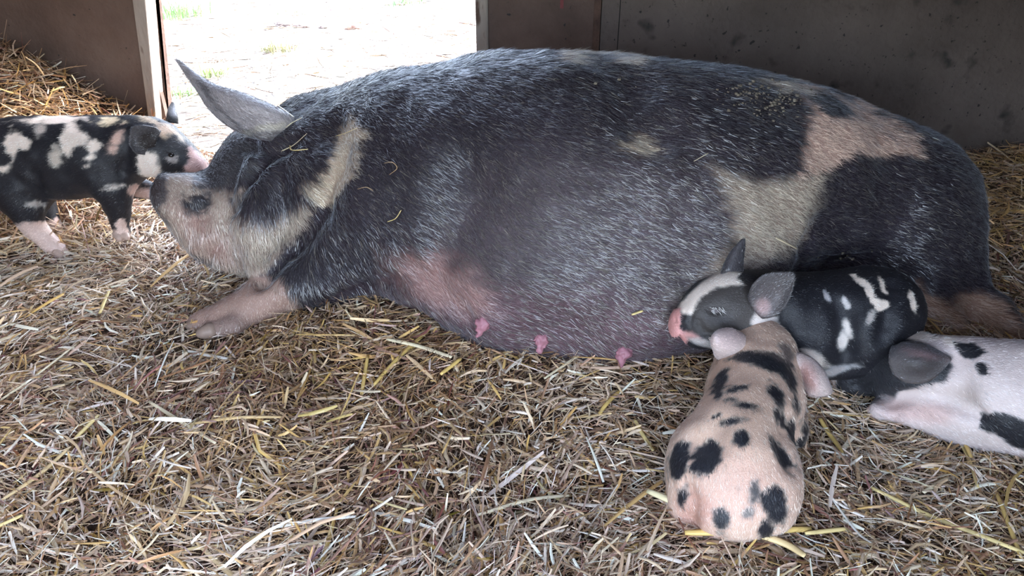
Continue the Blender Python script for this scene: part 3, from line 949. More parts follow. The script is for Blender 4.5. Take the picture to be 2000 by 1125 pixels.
# ================================================================== PIGLETS
def paint_mesh(root, ck, layers, base, nh, hl, hw, dirf, seed, wob=5, soft=4, smooth=1, gloss=None, mask=None, name='body', under=(0.94, 0.87, 0.85)):
    V, Q = ck.mesh(smooth)
    colf = lambda P: coat_colours(P, layers, base, wob, soft, seed)
    mesh_np(name, V, Q, None, M_PSKIN, root, np.where(colf(V).sum(1)[:, None] > 0.9, colf(V) * np.array(under), colf(V)))
    def hc(P, R):
        C = colf(P); n = len(P)
        pale = C.sum(1) > 0.7
        K = C * R.uniform(0.75, 1.35, n)[:, None] + (pale * R.random(n) * 0.10)[:, None]
        grey = (~pale) & (R.random(n) < 0.04)
        K = np.where(grey[:, None], K + 0.06, K)
        return np.clip(K, 0.006, 0.88)
    fur(V, Q, int(nh * 1.2), hl, hw, dirf, hc, root, 'coat_hair', 0.18, seed + 50, 0.12, mat=M_PHAIR, mask=mask or (lambda P, N: (N[:, 2] > -0.7) * 1.0))
    return V, Q

def ear_part(root, rows, thick, colf, nh=2500, hdir=(0, 0, 1), seed=3, hl=0.006):
    V, Q = ear_mesh(rows, thick, 5, 12)
    mesh_np('ear', V, Q, None, M_PSKIN, root, colf(V))
    if nh:
        fur(V, Q, nh, hl, 0.0005, lambda P, N: np.tile(np.array(hdir, float), (len(P), 1)), lambda P, R: np.clip(colf(P) * R.uniform(0.7, 1.5, len(P))[:, None], .01, .8), root, 'ear_hair', 0.3, seed, 0.2)

PB = (0.012, 0.012, 0.016)
PW = (0.78, 0.71, 0.63)
PP = (0.62, 0.44, 0.37)

# ---------------------------------------------------------------- piglet nose to nose with the sow (left)
pa = empty('piglet', (at(150, 460, 1.70)[0], 1.70, 0.03))
tag(pa, 'small black piglet with white blotches standing nose to nose with the sow', 'piglet', 'piglets around the sow')
c = Clay((-1.42, 1.50, -0.04), (-0.62, 1.95, 0.42), 0.0035)
c.chain([(*at(-30, 330, 1.72), .075), (*at(20, 312, 1.72), .094), (*at(90, 304, 1.715), .092), (*at(160, 302, 1.71), .090), (*at(215, 300, 1.71), .088), (*at(258, 290, 1.71), .072)], k=0.02)
c.ell(at(120, 335, 1.70), (0.11, 0.075, 0.065), 0.03)
c.ell(at(205, 325, 1.69), (0.06, 0.065, 0.085), 0.03)                       # shoulder
c.ell(at(30, 345, 1.69), (0.078, 0.06, 0.105), 0.03)                        # thigh
# head
c.chain([(*at(262, 288, 1.70), .068), (*at(300, 284, 1.69), .064), (*at(330, 296, 1.68), .052), (*at(360, 312, 1.67), .036), (*at(378, 320, 1.665), .026), (*at(386, 323, 1.66), .022)], k=0.02)
c.ell(at(300, 316, 1.66), (0.045, 0.03, 0.035), 0.02)                       # cheek
c.ell(at(400, 327, 1.658), (0.007, 0.023, 0.024), 0.004, (0, -20, 0))
c.chain([(*at(330, 335, 1.66), .022), (*at(360, 338, 1.658), .015)], k=0.015)
# legs: near hind, far hind, near fore, far fore
c.chain([(*at(40, 372, 1.665), .062), (*at(52, 408, 1.655), .040), (*at(62, 438, 1.655), .027), (*at(85, 462, 1.655), .021), (*at(104, 480, 1.65), .020), (*at(118, 491, 1.645), .016)], k=0.02)
c.chain([(*at(60, 370, 1.78), .050), (*at(90, 420, 1.77), .028), (*at(105, 445, 1.76), .020), (*at(122, 462, 1.755), .018), (*at(134, 470, 1.75), .015)], k=0.02)
c.chain([(*at(215, 350, 1.66), .048), (*at(226, 385, 1.66), .036), (*at(232, 415, 1.665), .025), (*at(234, 437, 1.665), .019), (*at(240, 456, 1.66), .017)], k=0.02)
c.chain([(*at(235, 350, 1.76), .045), (*at(262, 365, 1.76), .028), (*at(290, 372, 1.75), .020), (*at(308, 378, 1.74), .017)], k=0.02)
# tail
c.chain([(*at(-60, 300, 1.72), .012), (*at(-80, 320, 1.72), .006), (*at(-78, 345, 1.71), .005)], k=0.01)
preview(c)
surf_crease(c, [(322, 300), (331, 303), (340, 302)], 0.0035, 0.006)
surf_crease(c, [(320, 348), (345, 342), (372, 344)], 0.003, 0.006)
surf_crease(c, [(250, 262), (246, 300), (240, 335)], 0.006, 0.02)
surf_crease(c, [(70, 345), (80, 380), (82, 400)], 0.006, 0.02)
surf_crease(c, [(407, 322), (407, 324)], 0.004, 0.003)
c.noise(0.0022, 40, 2)
la = [
    ([(15, 268), (32, 260), (42, 282), (50, 290), (56, 280), (50, 272), (38, 262), (34, 290), (30, 318), (5, 338), (-2, 330), (20, 312)], PW),
    ((20, 285, 12, 22, 10), PW), ((45, 280, 12, 9, 30), PW), ((17, 325, 14, 6, -30), PW),
    ((78, 252, 12, 14, 0), (0.5, 0.46, 0.42), 6),
    ((140, 262, 18, 26, 10), PW, 5), ((135, 285, 10, 20, 5), PW, 5), ((110, 308, 10, 16, -10), (0.5, 0.46, 0.4), 6), ((158, 268, 14, 8, 0), PW),
    ((178, 300, 9, 22, 18), PW, 5), ((186, 282, 7, 8, 0), PW), ((228, 272, 9, 22, 20), PP, 6),
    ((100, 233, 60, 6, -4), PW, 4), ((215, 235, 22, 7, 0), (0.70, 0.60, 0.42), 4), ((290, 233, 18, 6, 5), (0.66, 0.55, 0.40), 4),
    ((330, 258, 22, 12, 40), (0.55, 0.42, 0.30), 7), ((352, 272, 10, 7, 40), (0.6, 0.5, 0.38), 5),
    ((292, 322, 22, 26, -10), PW, 5), ((335, 305, 24, 30, 10), PB, 5), ((345, 285, 22, 15, 45), (0.03, 0.03, 0.034), 5),
    ([(372, 290), (384, 300), (420, 330), (400, 345), (362, 345), (366, 325), (372, 315)], (0.66, 0.46, 0.42), 5),
    ((335, 312, 9, 4, 15), (0.3, 0.26, 0.24), 3),
    ((62, 396, 16, 7, 10), (0.4, 0.38, 0.36), 5), ((215, 368, 18, 4, -12), (0.5, 0.46, 0.42), 4),
    ([(30, 440), (70, 432), (92, 432), (112, 424), (180, 510), (60, 520)], (0.60, 0.47, 0.42), 4),
    ([(218, 452), (236, 430), (248, 428), (262, 480), (205, 480)], (0.62, 0.48, 0.42), 3),
    ((290, 378, 30, 12, 10), (0.52, 0.36, 0.31), 4),
]
paint_mesh(pa, c, la, PB, 34000, 0.009, 0.00075, lambda P, N: np.tile((-1.0, 0, -0.45), (len(P), 1)), 101, 7, 5)
dk = lambda P: coat_colours(P, [((290, 275, 22, 20, 0), (0.02, 0.016, 0.016), 6)], (0.07, 0.065, 0.07), 3, 3, 5)
ear_part(pa, [(at(302, 296, 1.645), at(306, 275, 1.63), at(314, 256, 1.645)), (at(284, 302, 1.625), at(286, 275, 1.625), at(300, 248, 1.625)),
              (at(264, 298, 1.60), at(264, 272, 1.615), at(276, 245, 1.60)), (at(254, 284, 1.60), at(253, 266, 1.605), at(258, 247, 1.60))], 0.005, dk, 2500, (-1, 0, 0.1), 4, 0.005)
gy = lambda P: coat_colours(P, [((338, 215, 10, 14, 0), (0.35, 0.35, 0.38), 4)], (0.06, 0.06, 0.065), 3, 3, 5)
ear_part(pa, [(at(325, 240, 1.755), at(335, 240, 1.745), at(348, 242, 1.755)), (at(326, 226, 1.76), at(336, 226, 1.75), at(347, 230, 1.76)),
              (at(330, 210, 1.77), at(336, 210, 1.765), at(343, 215, 1.77)), (at(336, 200, 1.775), at(338, 200, 1.773), at(340, 202, 1.775))], 0.005, gy, 800, (0, 0, 1), 5, 0.005)

def ball(name, p, r, mat, parent, sc=(1, 1, 1)):
    bm = bmesh.new(); bmesh.ops.create_uvsphere(bm, u_segments=20, v_segments=14, radius=r)
    for v in bm.verts: v.co = Vector((v.co.x * sc[0], v.co.y * sc[1], v.co.z * sc[2])) + Vector(p) - Vector(parent.location)
    me = bpy.data.meshes.new(name); bm.to_mesh(me); bm.free(); me.materials.append(mat)
    for pl in me.polygons: pl.use_smooth = True
    o = bpy.data.objects.new(name, me); COL.objects.link(o); o.parent = parent; return o
def bvh_of(c):
    return c._prev[0]
p, nn = cam_hit(bvh_of(c), 334, 303)
if p: ball('eye', p - nn * 0.003, 0.0065, M_EYE, pa, (1.1, 1, 0.8))
toe(pa, at(118, 490, 1.643), at(127, 497, 1.635), .011, M_PHOOF); toe(pa, at(112, 494, 1.633), at(120, 501, 1.625), .011, M_PHOOF)
toe(pa, at(132, 470, 1.745), at(139, 475, 1.735), .010, M_PHOOF)
toe(pa, at(240, 456, 1.655), at(248, 464, 1.645), .011, M_PHOOF); toe(pa, at(230, 458, 1.65), at(234, 467, 1.64), .011, M_PHOOF)

# ---------------------------------------------------------------- black piglet asleep against the udder
pb = empty('piglet', (at(1620, 660, 1.15)[0], 1.15, 0.0))
tag(pb, 'glossy black piglet with thin white marks and white face stripe asleep against the sow', 'piglet', 'piglets around the sow')
c = Clay((0.20, 0.92, -0.05), (0.86, 1.36, 0.30), 0.003)
c.chain([(*at(1500, 600, 1.13), .062), (*at(1550, 618, 1.14), .080), (*at(1610, 628, 1.14), .090), (*at(1665, 622, 1.14), .090), (*at(1700, 612, 1.14), .085), (*at(1722, 608, 1.14), .070)], k=0.02)
c.ell(at(1695, 650, 1.09), (0.058, 0.055, 0.07), 0.035)
c.ell(at(1590, 672, 1.10), (0.055, 0.045, 0.06), 0.03)
# head
c.chain([(*at(1515, 610, 1.14), .058), (*at(1460, 598, 1.12), .062), (*at(1420, 598, 1.11), .059), (*at(1388, 610, 1.10), .050), (*at(1366, 622, 1.09), .038), (*at(1350, 628, 1.085), .027), (*at(1347, 629, 1.085), .0255)], k=0.02)
c.ell(at(1430, 632, 1.08), (0.05, 0.032, 0.036), 0.025)
c.chain([(*at(1400, 648, 1.07), .030), (*at(1365, 658, 1.065), .017), (*at(1354, 658, 1.065), .013)], k=0.018)
c.ell(at(1322, 632, 1.080), (0.0075, 0.024, 0.026), 0.005, (0, 14, 14))
c.chain([(*at(1600, 690, 1.08), .03), (*at(1560, 715, 1.06), .020), (*at(1530, 720, 1.05), .014)], k=0.02)
c.chain([(*at(1700, 690, 1.09), .035), (*at(1660, 715, 1.07), .022), (*at(1610, 722, 1.06), .015)], k=0.02)
preview(c)
surf_crease(c, [(1318, 622), (1320, 626)], 0.0045, 0.003)
surf_crease(c, [(1322, 641), (1324, 645)], 0.0045, 0.003)
surf_crease(c, [(1336, 612), (1331, 632), (1340, 655)], 0.003, 0.008)
surf_crease(c, [(1352, 612), (1347, 635), (1356, 650)], 0.0025, 0.007)
surf_crease(c, [(1366, 625), (1366, 640), (1380, 648)], 0.0025, 0.007)
surf_crease(c, [(1338, 652), (1365, 654), (1400, 650)], 0.0025, 0.006)
surf_crease(c, [(1384, 604), (1395, 608), (1410, 605)], 0.003, 0.005)
surf_crease(c, [(1520, 560), (1530, 610), (1525, 655)], 0.007, 0.03)
surf_crease(c, [(1655, 690), (1648, 640), (1640, 600)], 0.008, 0.03)
surf_crease(c, [(1740, 560), (1735, 600), (1725, 660)], 0.007, 0.025)
c.noise(0.0025, 35, 7)
lb = [
    ((1420, 605, 80, 60, 0), (0.055, 0.048, 0.045), 20),
    ([(1335, 612), (1322, 600), (1350, 570), (1375, 545), (1405, 528), (1445, 530), (1440, 545), (1455, 558), (1430, 556), (1400, 560), (1372, 578), (1355, 600), (1352, 615)], PW, 4),
    ([(1285, 600), (1328, 602), (1328, 640), (1345, 662), (1335, 685), (1285, 660)], (0.62, 0.32, 0.30), 3),
    ((1345, 655, 16, 7, 20), (0.50, 0.27, 0.25), 4), ((1365, 668, 24, 5, 20), (0.4, 0.37, 0.35), 4),
    ((1492, 628, 26, 20, 10), (0.76, 0.72, 0.68), 5),
    ([(1470, 560), (1500, 540), (1560, 545), (1560, 600), (1530, 600)], PB, 10),
    ((1470, 532, 30, 8, 10), PB, 5),
    ([(1655, 535), (1668, 534), (1700, 555), (1708, 580), (1735, 588), (1738, 600), (1715, 606), (1700, 590), (1690, 565)], PW, 2),
    ((1724, 558, 5, 18, -25), PW, 2), ((1782, 590, 5, 24, -14), PW, 2),
    ((1612, 575, 4, 10, -30), (0.4, 0.4, 0.42), 2), ((1652, 592, 4, 10, -30), (0.5, 0.5, 0.5), 2), ((1655, 640, 6, 14, -15), (0.6, 0.58, 0.55), 3),
    ((1645, 668, 8, 18, 10), (0.6, 0.58, 0.55), 4), ((1700, 620, 6, 12, 25), (0.4, 0.38, 0.36), 3),
    ((1590, 700, 24, 12, 30), PW, 5), ((1640, 722, 40, 6, -15), (0.35, 0.34, 0.34), 4),
]
BV, BQ = paint_mesh(pb, c, lb, PB, 34000, 0.007, 0.00065, lambda P, N: np.tile((1.0, -0.2, -0.35), (len(P), 1)), 111, 4, 3)
p, nn = cam_hit(bvh_of(c), 1398, 603)
if p:
    lid = ball('eyelid', p - nn * 0.0065, 0.0095, M_LID, pb, (1.2, 1, 0.55))
Vl = []; Tl = []
for k in range(26):
    Rk = np.random.default_rng(900 + k)
    hx = 1386 + 26 * Rk.random(); hy = 603 + 10 * Rk.random() - 3
    h, n_ = cam_hit(bvh_of(c), hx, hy)
    if h is None: continue
    h = np.array(h) + np.array(n_) * 0.002; n_ = np.array(n_)
    e = h + np.array((0.003 + 0.007 * Rk.random(), -0.002, -0.003 - 0.006 * Rk.random())) + n_ * 0.001
    sd = np.cross(e - h, n_); sd = sd / np.linalg.norm(sd) * 0.0005
    o_ = len(Vl); Vl += [h - sd, h + sd, e]; Tl.append((o_, o_ + 1, o_ + 2))
mesh_np('eyelashes', Vl, None, Tl, M_HAIR, pb, np.tile((0.35, 0.33, 0.30), (len(Vl), 1)), smooth=False)
eb = lambda P: coat_colours(P, [((1500, 585, 26, 40, 25), (0.10, 0.085, 0.085), 8), ((1490, 600, 12, 14, 0), (0.34, 0.23, 0.22), 8), ((1530, 545, 30, 6, -5), (0.10, 0.09, 0.09), 4)], (0.065, 0.058, 0.06), 3, 3, 5)
ear_part(pb, [(at(1462, 578, 1.055), at(1470, 602, 1.05), at(1490, 622, 1.045)), (at(1470, 556, 1.045), at(1490, 592, 1.05), at(1512, 618, 1.035)),
              (at(1492, 537, 1.04), at(1516, 572, 1.052), at(1532, 600, 1.03)), (at(1525, 532, 1.04), at(1537, 556, 1.045), at(1545, 574, 1.035)), (at(1546, 533, 1.04), at(1550, 540, 1.042), at(1551, 548, 1.038))], 0.0045, eb, 3500, (0.8, 0, 0.6), 6, 0.006)
eb2 = lambda P: np.tile((0.055, 0.05, 0.055), (len(P), 1))
ear_part(pb, [(at(1408, 535, 1.115), at(1425, 530, 1.10), at(1450, 530, 1.12)), (at(1416, 512, 1.12), at(1432, 508, 1.11), at(1452, 505, 1.125)),
              (at(1430, 488, 1.125), at(1440, 486, 1.12), at(1455, 482, 1.13)), (at(1448, 468, 1.13), at(1451, 467, 1.129), at(1455, 466, 1.13))], 0.0045, eb2, 1200, (0.2, 0, 1), 7, 0.005)

# ---------------------------------------------------------------- spotted pink piglet in front, seen from behind
pc = empty('piglet', (at(1440, 960, 0.84)[0], 0.84, 0.0))
tag(pc, 'pink piglet with black spots lying in front, seen from behind', 'piglet', 'piglets around the sow')
c = Clay((0.16, 0.62, -0.06), (0.56, 1.26, 0.26), 0.003)
c.chain([ballz(1428, 960, .070, .062), ballz(1430, 915, .080, .080), ballz(1446, 852, .075, .092), ballz(1464, 795, .068, .100), ballz(1472, 745, .064, .108), ballz(1478, 705, .058, .112)], k=0.02)
c.ell(atz(1362, 925, .06), (0.042, 0.078, 0.058), 0.035, (0, 0, 0))
c.ell(atz(1498, 940, .06), (0.040, 0.078, 0.058), 0.035, (0, 0, 0))
c.ell(atz(1412, 775, .07), (0.026, 0.045, 0.055), 0.03)
c.ell(atz(1532, 800, .07), (0.026, 0.045, 0.055), 0.03)
# head pushed down towards the udder
c.chain([ballz(1478, 712, .064, .11), ballz(1478, 690, .060, .112), ballz(1468, 678, .050, .09), ballz(1462, 676, .034, .055), ballz(1460, 672, .027, .03)], k=0.02)
# hind feet tucked, tail
c.chain([ballz(1345, 985, .03, .03), ballz(1335, 960, .02, .02), ballz(1322, 925, .014, .014)], k=0.02)
c.chain([ballz(1552, 850, .022, .04), ballz(1556, 820, .018, .02), ballz(1560, 795, .014, .012)], k=0.02)
preview(c)
surf_crease(c, [(1345, 1030), (1352, 990), (1340, 950)], 0.006, 0.02)
surf_crease(c, [(1350, 858), (1385, 870), (1400, 840)], 0.008, 0.035)
surf_crease(c, [(1548, 905), (1530, 860), (1540, 820)], 0.008, 0.03)
c.noise(0.0022, 34, 6)
lc = [
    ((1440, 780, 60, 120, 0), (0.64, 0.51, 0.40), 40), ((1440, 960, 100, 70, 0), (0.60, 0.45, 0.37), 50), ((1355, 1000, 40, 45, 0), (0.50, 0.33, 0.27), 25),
    ([(1405, 700), (1440, 686), (1480, 685), (1520, 690), (1545, 712), (1560, 745), (1556, 768), (1540, 760), (1525, 735), (1500, 722), (1470, 712), (1430, 705), (1408, 715)], PB),
    ((1410, 735, 9, 22, 25), PB), ((1402, 770, 7, 18, 20), PB), ((1440, 758, 20, 5, -12), PB, 3),
    ((1520, 772, 14, 26, -30), PB), ((1455, 792, 32, 10, 12), PB), ((1395, 815, 16, 4, -30), PB, 3), ((1422, 824, 24, 8, -5), PB), ((1448, 856, 20, 17, 15), PB),
    ((1525, 815, 10, 18, -30), PB), ((1555, 790, 5, 16, -10), PB), ((1522, 880, 13, 34, -32), PB), ((1548, 835, 9, 22, -20), PB), ((1569, 840, 11, 22, 5), PB),
    ((1322, 900, 19, 38, 18), PB), ((1380, 900, 26, 38, 35), PB), ((1335, 972, 11, 20, 15), PB), ((1560, 870, 6, 24, 5), PB),
    ((1472, 960, 13, 22, 15), (0.06, 0.055, 0.055), 6), ((1442, 960, 6, 8, 0), (0.12, 0.11, 0.10), 5), ((1408, 1015, 16, 26, 5), (0.02, 0.02, 0.024), 5),
    ((1462, 1000, 14, 12, 0), (0.16, 0.14, 0.13), 6), ((1515, 985, 28, 42, -10), PB, 5), ((1495, 1035, 18, 24, 10), PB, 5),
    ((1485, 668, 40, 12, 10), (0.40, 0.31, 0.25), 8), ((1535, 690, 20, 14, 30), (0.12, 0.09, 0.08), 8),
]
def pc_dir(P, N):
    px, py = project(P)
    D = np.zeros_like(P); D[:, 1] = -1; D[:, 2] = -0.5; D[:, 0] = (px - 1440) / 160 * 0.7
    return D
paint_mesh(pc, c, lc, (0.66, 0.54, 0.44), 36000, 0.009, 0.00065, pc_dir, 121, 8, 5, under=(0.90, 0.76, 0.71))
ec = lambda P: coat_colours(P, [((1425, 665, 30, 20, 0), (0.55, 0.42, 0.39), 10), ((1580, 735, 14, 30, -20), (0.36, 0.20, 0.17), 10)], (0.55, 0.44, 0.40), 3, 3, 5)
ear_part(pc, [(at(1470, 668, 1.03), at(1462, 684, 1.005), at(1448, 700, 1.02)), (at(1448, 650, 1.02), at(1436, 680, 0.985), at(1420, 703, 1.01)),
              (at(1425, 641, 1.01), at(1410, 672, 0.975), at(1400, 700, 1.0)), (at(1402, 645, 1.0), at(1396, 662, 0.975), at(1392, 682, 0.99)), (at(1389, 658, .99), at(1388, 664, 0.985), at(1388, 672, 0.985))], 0.0045, ec, 3500, (-0.9, 0, 0.3), 8, 0.005)
ear_part(pc, [(at(1540, 690, 1.02), at(1545, 705, 1.0), at(1556, 728, 1.0)), (at(1566, 690, 1.01), at(1568, 715, .985), at(1566, 748, .985)),
              (at(1590, 702, 1.0), at(1588, 735, .965), at(1578, 770, .965)), (at(1612, 728, .98), at(1605, 752, .955), at(1592, 775, .955)), (at(1626, 762, .965), at(1620, 770, .955), at(1606, 774, .955))], 0.0045, ec, 3500, (0.7, 0, -0.7), 9, 0.005)
c2 = atz(1452, 1050, .03)
toe(pc, atz(1336, 962, .012), atz(1330, 940, .008), .011, M_PHOOF)

# ---------------------------------------------------------------- white piglet on the right, dark head
pd = empty('piglet', (at(1950, 800, 1.0)[0], 1.0, 0.0))
tag(pd, 'white piglet with black head and black patches lying at the right edge', 'piglet', 'piglets around the sow')
c = Clay((0.40, 0.74, -0.06), (1.12, 1.26, 0.27), 0.003)
c.chain([ballz(1810, 735, .066, .085), ballz(1860, 748, .078, .082), ballz(1930, 765, .088, .082), ballz(2020, 778, .094, .085), ballz(2090, 790, .096, .085), ballz(2150, 800, .080, .078)], k=0.02)
c.chain([ballz(1815, 735, .064, .085), ballz(1780, 722, .062, .088), ballz(1745, 718, .055, .078), ballz(1712, 728, .040, .058), ballz(1682, 738, .029, .042), ballz(1660, 742, .025, .036)], k=0.02)
c.cone(atz(1662, 742, .036), atz(1652, 741, .034), .025, .026, 0.003)
c.ell(atz(2110, 830, .07), (0.075, 0.06, 0.075), 0.04)
c.ell(atz(1890, 790, .06), (0.060, 0.045, 0.055), 0.03)
# forelegs folded forwards
c.chain([ballz(1890, 800, .040, .050), ballz(1830, 806, .032, .042), ballz(1780, 800, .026, .040), ballz(1745, 798, .020, .034), ballz(1718, 800, .015, .030)], k=0.02)
c.chain([ballz(1960, 830, .035, .035), ballz(1900, 838, .025, .022), ballz(1850, 832, .018, .018), ballz(1822, 826, .014, .016)], k=0.025)
c.chain([ballz(2130, 850, .045, .045), ballz(2060, 868, .026, .022), ballz(2020, 862, .017, .018)], k=0.025)
preview(c)
surf_crease(c, [(1735, 782), (1775, 776), (1820, 778), (1870, 792), (1910, 812)], 0.011, 0.02, -0.2)
surf_crease(c, [(1870, 700), (1880, 740), (1870, 780)], 0.006, 0.03)
surf_crease(c, [(1700, 745), (1680, 752), (1665, 754)], 0.003, 0.006)
c.noise(0.0022, 34, 8)
ld = [
    ([(1640, 650), (1740, 640), (1770, 660), (1850, 690), (1858, 700), (1862, 720), (1845, 745), (1800, 752), (1765, 760), (1740, 790), (1690, 790), (1630, 770)], (0.022, 0.022, 0.026), 5),
    ((1785, 652, 32, 9, 8), PW, 4), ((1822, 642, 18, 11, 10), PB, 4),
    ((1855, 665, 14, 10, 30), PW, 4),
    ([(1862, 668), (1905, 670), (1926, 688), (1905, 704), (1885, 700), (1866, 684)], PB, 3),
    ((1917, 718, 12, 16, -25), PB, 3),
    ([(1915, 808), (1960, 800), (2005, 820), (2080, 850), (2090, 900), (1990, 875), (1940, 850), (1912, 838)], PB, 4),
    ((1690, 716, 12, 5, -25), PW, 3),
    ((1790, 805, 70, 22, 5), (0.56, 0.42, 0.39), 14), ((1890, 770, 30, 20, 0), (0.46, 0.40, 0.37), 25),
]
paint_mesh(pd, c, ld, (0.62, 0.55, 0.53), 34000, 0.010, 0.00065, lambda P, N: np.tile((1.0, -0.35, -0.4), (len(P), 1)), 131, 6, 4)
ed = lambda P: coat_colours(P, [((1800, 712, 44, 26, 0), (0.05, 0.043, 0.043), 14), ((1800, 690, 34, 7, 14), (0.26, 0.17, 0.17), 8)], (0.14, 0.125, 0.125), 3, 3, 5)
ear_part(pd, [(at(1742, 678, 1.03), at(1738, 705, 0.985), at(1748, 735, .99)), (at(1768, 668, 1.02), at(1768, 705, 0.965), at(1776, 748, .975)),
              (at(1800, 670, 1.01), at(1804, 705, 0.955), at(1812, 745, .965)), (at(1832, 684, 1.0), at(1834, 705, 0.96), at(1836, 728, .965)), (at(1856, 698, .99), at(1857, 700, .985), at(1857, 704, .985))], 0.0045, ed, 3500, (1, 0, 0.1), 10, 0.005)
toe(pd, atz(1718, 799, .030), atz(1700, 801, .024), .011, M_PHOOF); toe(pd, atz(1722, 806, .026), atz(1705, 810, .020), .011, M_PHOOF)
toe(pd, atz(1822, 827, .014), atz(1806, 829, .008), .011, M_PHOOF)

# ================================================================== single straws worth naming
ORIG = Vector((0, 0, CAM_H))
def stalk(pts, w, colr, label, bvh=None, lift=0.012, name='straw_stalk', group=None, ribs=8, world=None, fold=0.35):
    """one flattened straw through pixel points dropped on the bedding or on the sow"""
    P = world
    if P is None:
        P = []
        for a in pts:
            h, n = cam_hit(bvh or BED_BVH, a[0], a[1])
            if h is None: continue
            ex = a[2] if len(a) > 2 else 0
            P.append(np.array(h) + np.array(n) * (lift if bvh else 0) + np.array((0, 0, (0 if bvh else lift + 0.026) + ex)))
    if len(P) < 2: return
    C = cr(P, ribs) if len(P) > 2 else np.linspace(P[0], P[1], ribs + 1)
    T_ = np.gradient(C, axis=0); T_ /= np.linalg.norm(T_, axis=1)[:, None]
    S_ = np.cross(T_, (0, -0.35, 0.93)); S_ /= np.linalg.norm(S_, axis=1)[:, None]
    U_ = np.cross(S_, T_)
    n = len(C)
    ww = w * 0.5 * (1 - 0.3 * np.abs(np.linspace(-1, 1, n)) ** 4)
    prof = [(-1, 0), (-0.55, fold), (0, fold * 1.3), (0.55, fold), (1, 0), (0, -0.15)]
    V = np.concatenate([(C + S_ * (ww * a)[:, None] + U_ * (ww * b)[:, None])[:, None, :] for a, b in prof], 1).reshape(-1, 3)
    k = len(prof); Q = []
    for i in range(n - 1):
        for j in range(k):
            j2 = (j + 1) % k
            Q.append((i * k + j, i * k + j2, (i + 1) * k + j2, (i + 1) * k + j))
    tr = []
    for e, s in ((0, 1), ((n - 1) * k, -1)):
        for j in range(1, k - 1):
            tr.append((e, e + j + 1, e + j) if s > 0 else (e, e + j, e + j + 1))
    cc = np.tile(np.array(colr), (len(V), 1)) * (1 + 0.18 * vnoise(V, 90, 3))[:, None]
    base = C[n // 2].copy()
    o = mesh_np(name, V, Q, tr, M_STRAW, col=np.clip(cc, 0, .85), smooth=True, origin=tuple(base))
    tag(o, label, 'straw', group or ('loose straws stuck to the sow' if bvh else 'conspicuous loose straws on the bedding'))
    return o
GOLD = (0.66, 0.46, 0.15); PALE = (0.72, 0.62, 0.42); YEL = (0.72, 0.56, 0.24); TAN = (0.50, 0.34, 0.19); WHT = (0.78, 0.74, 0.66)
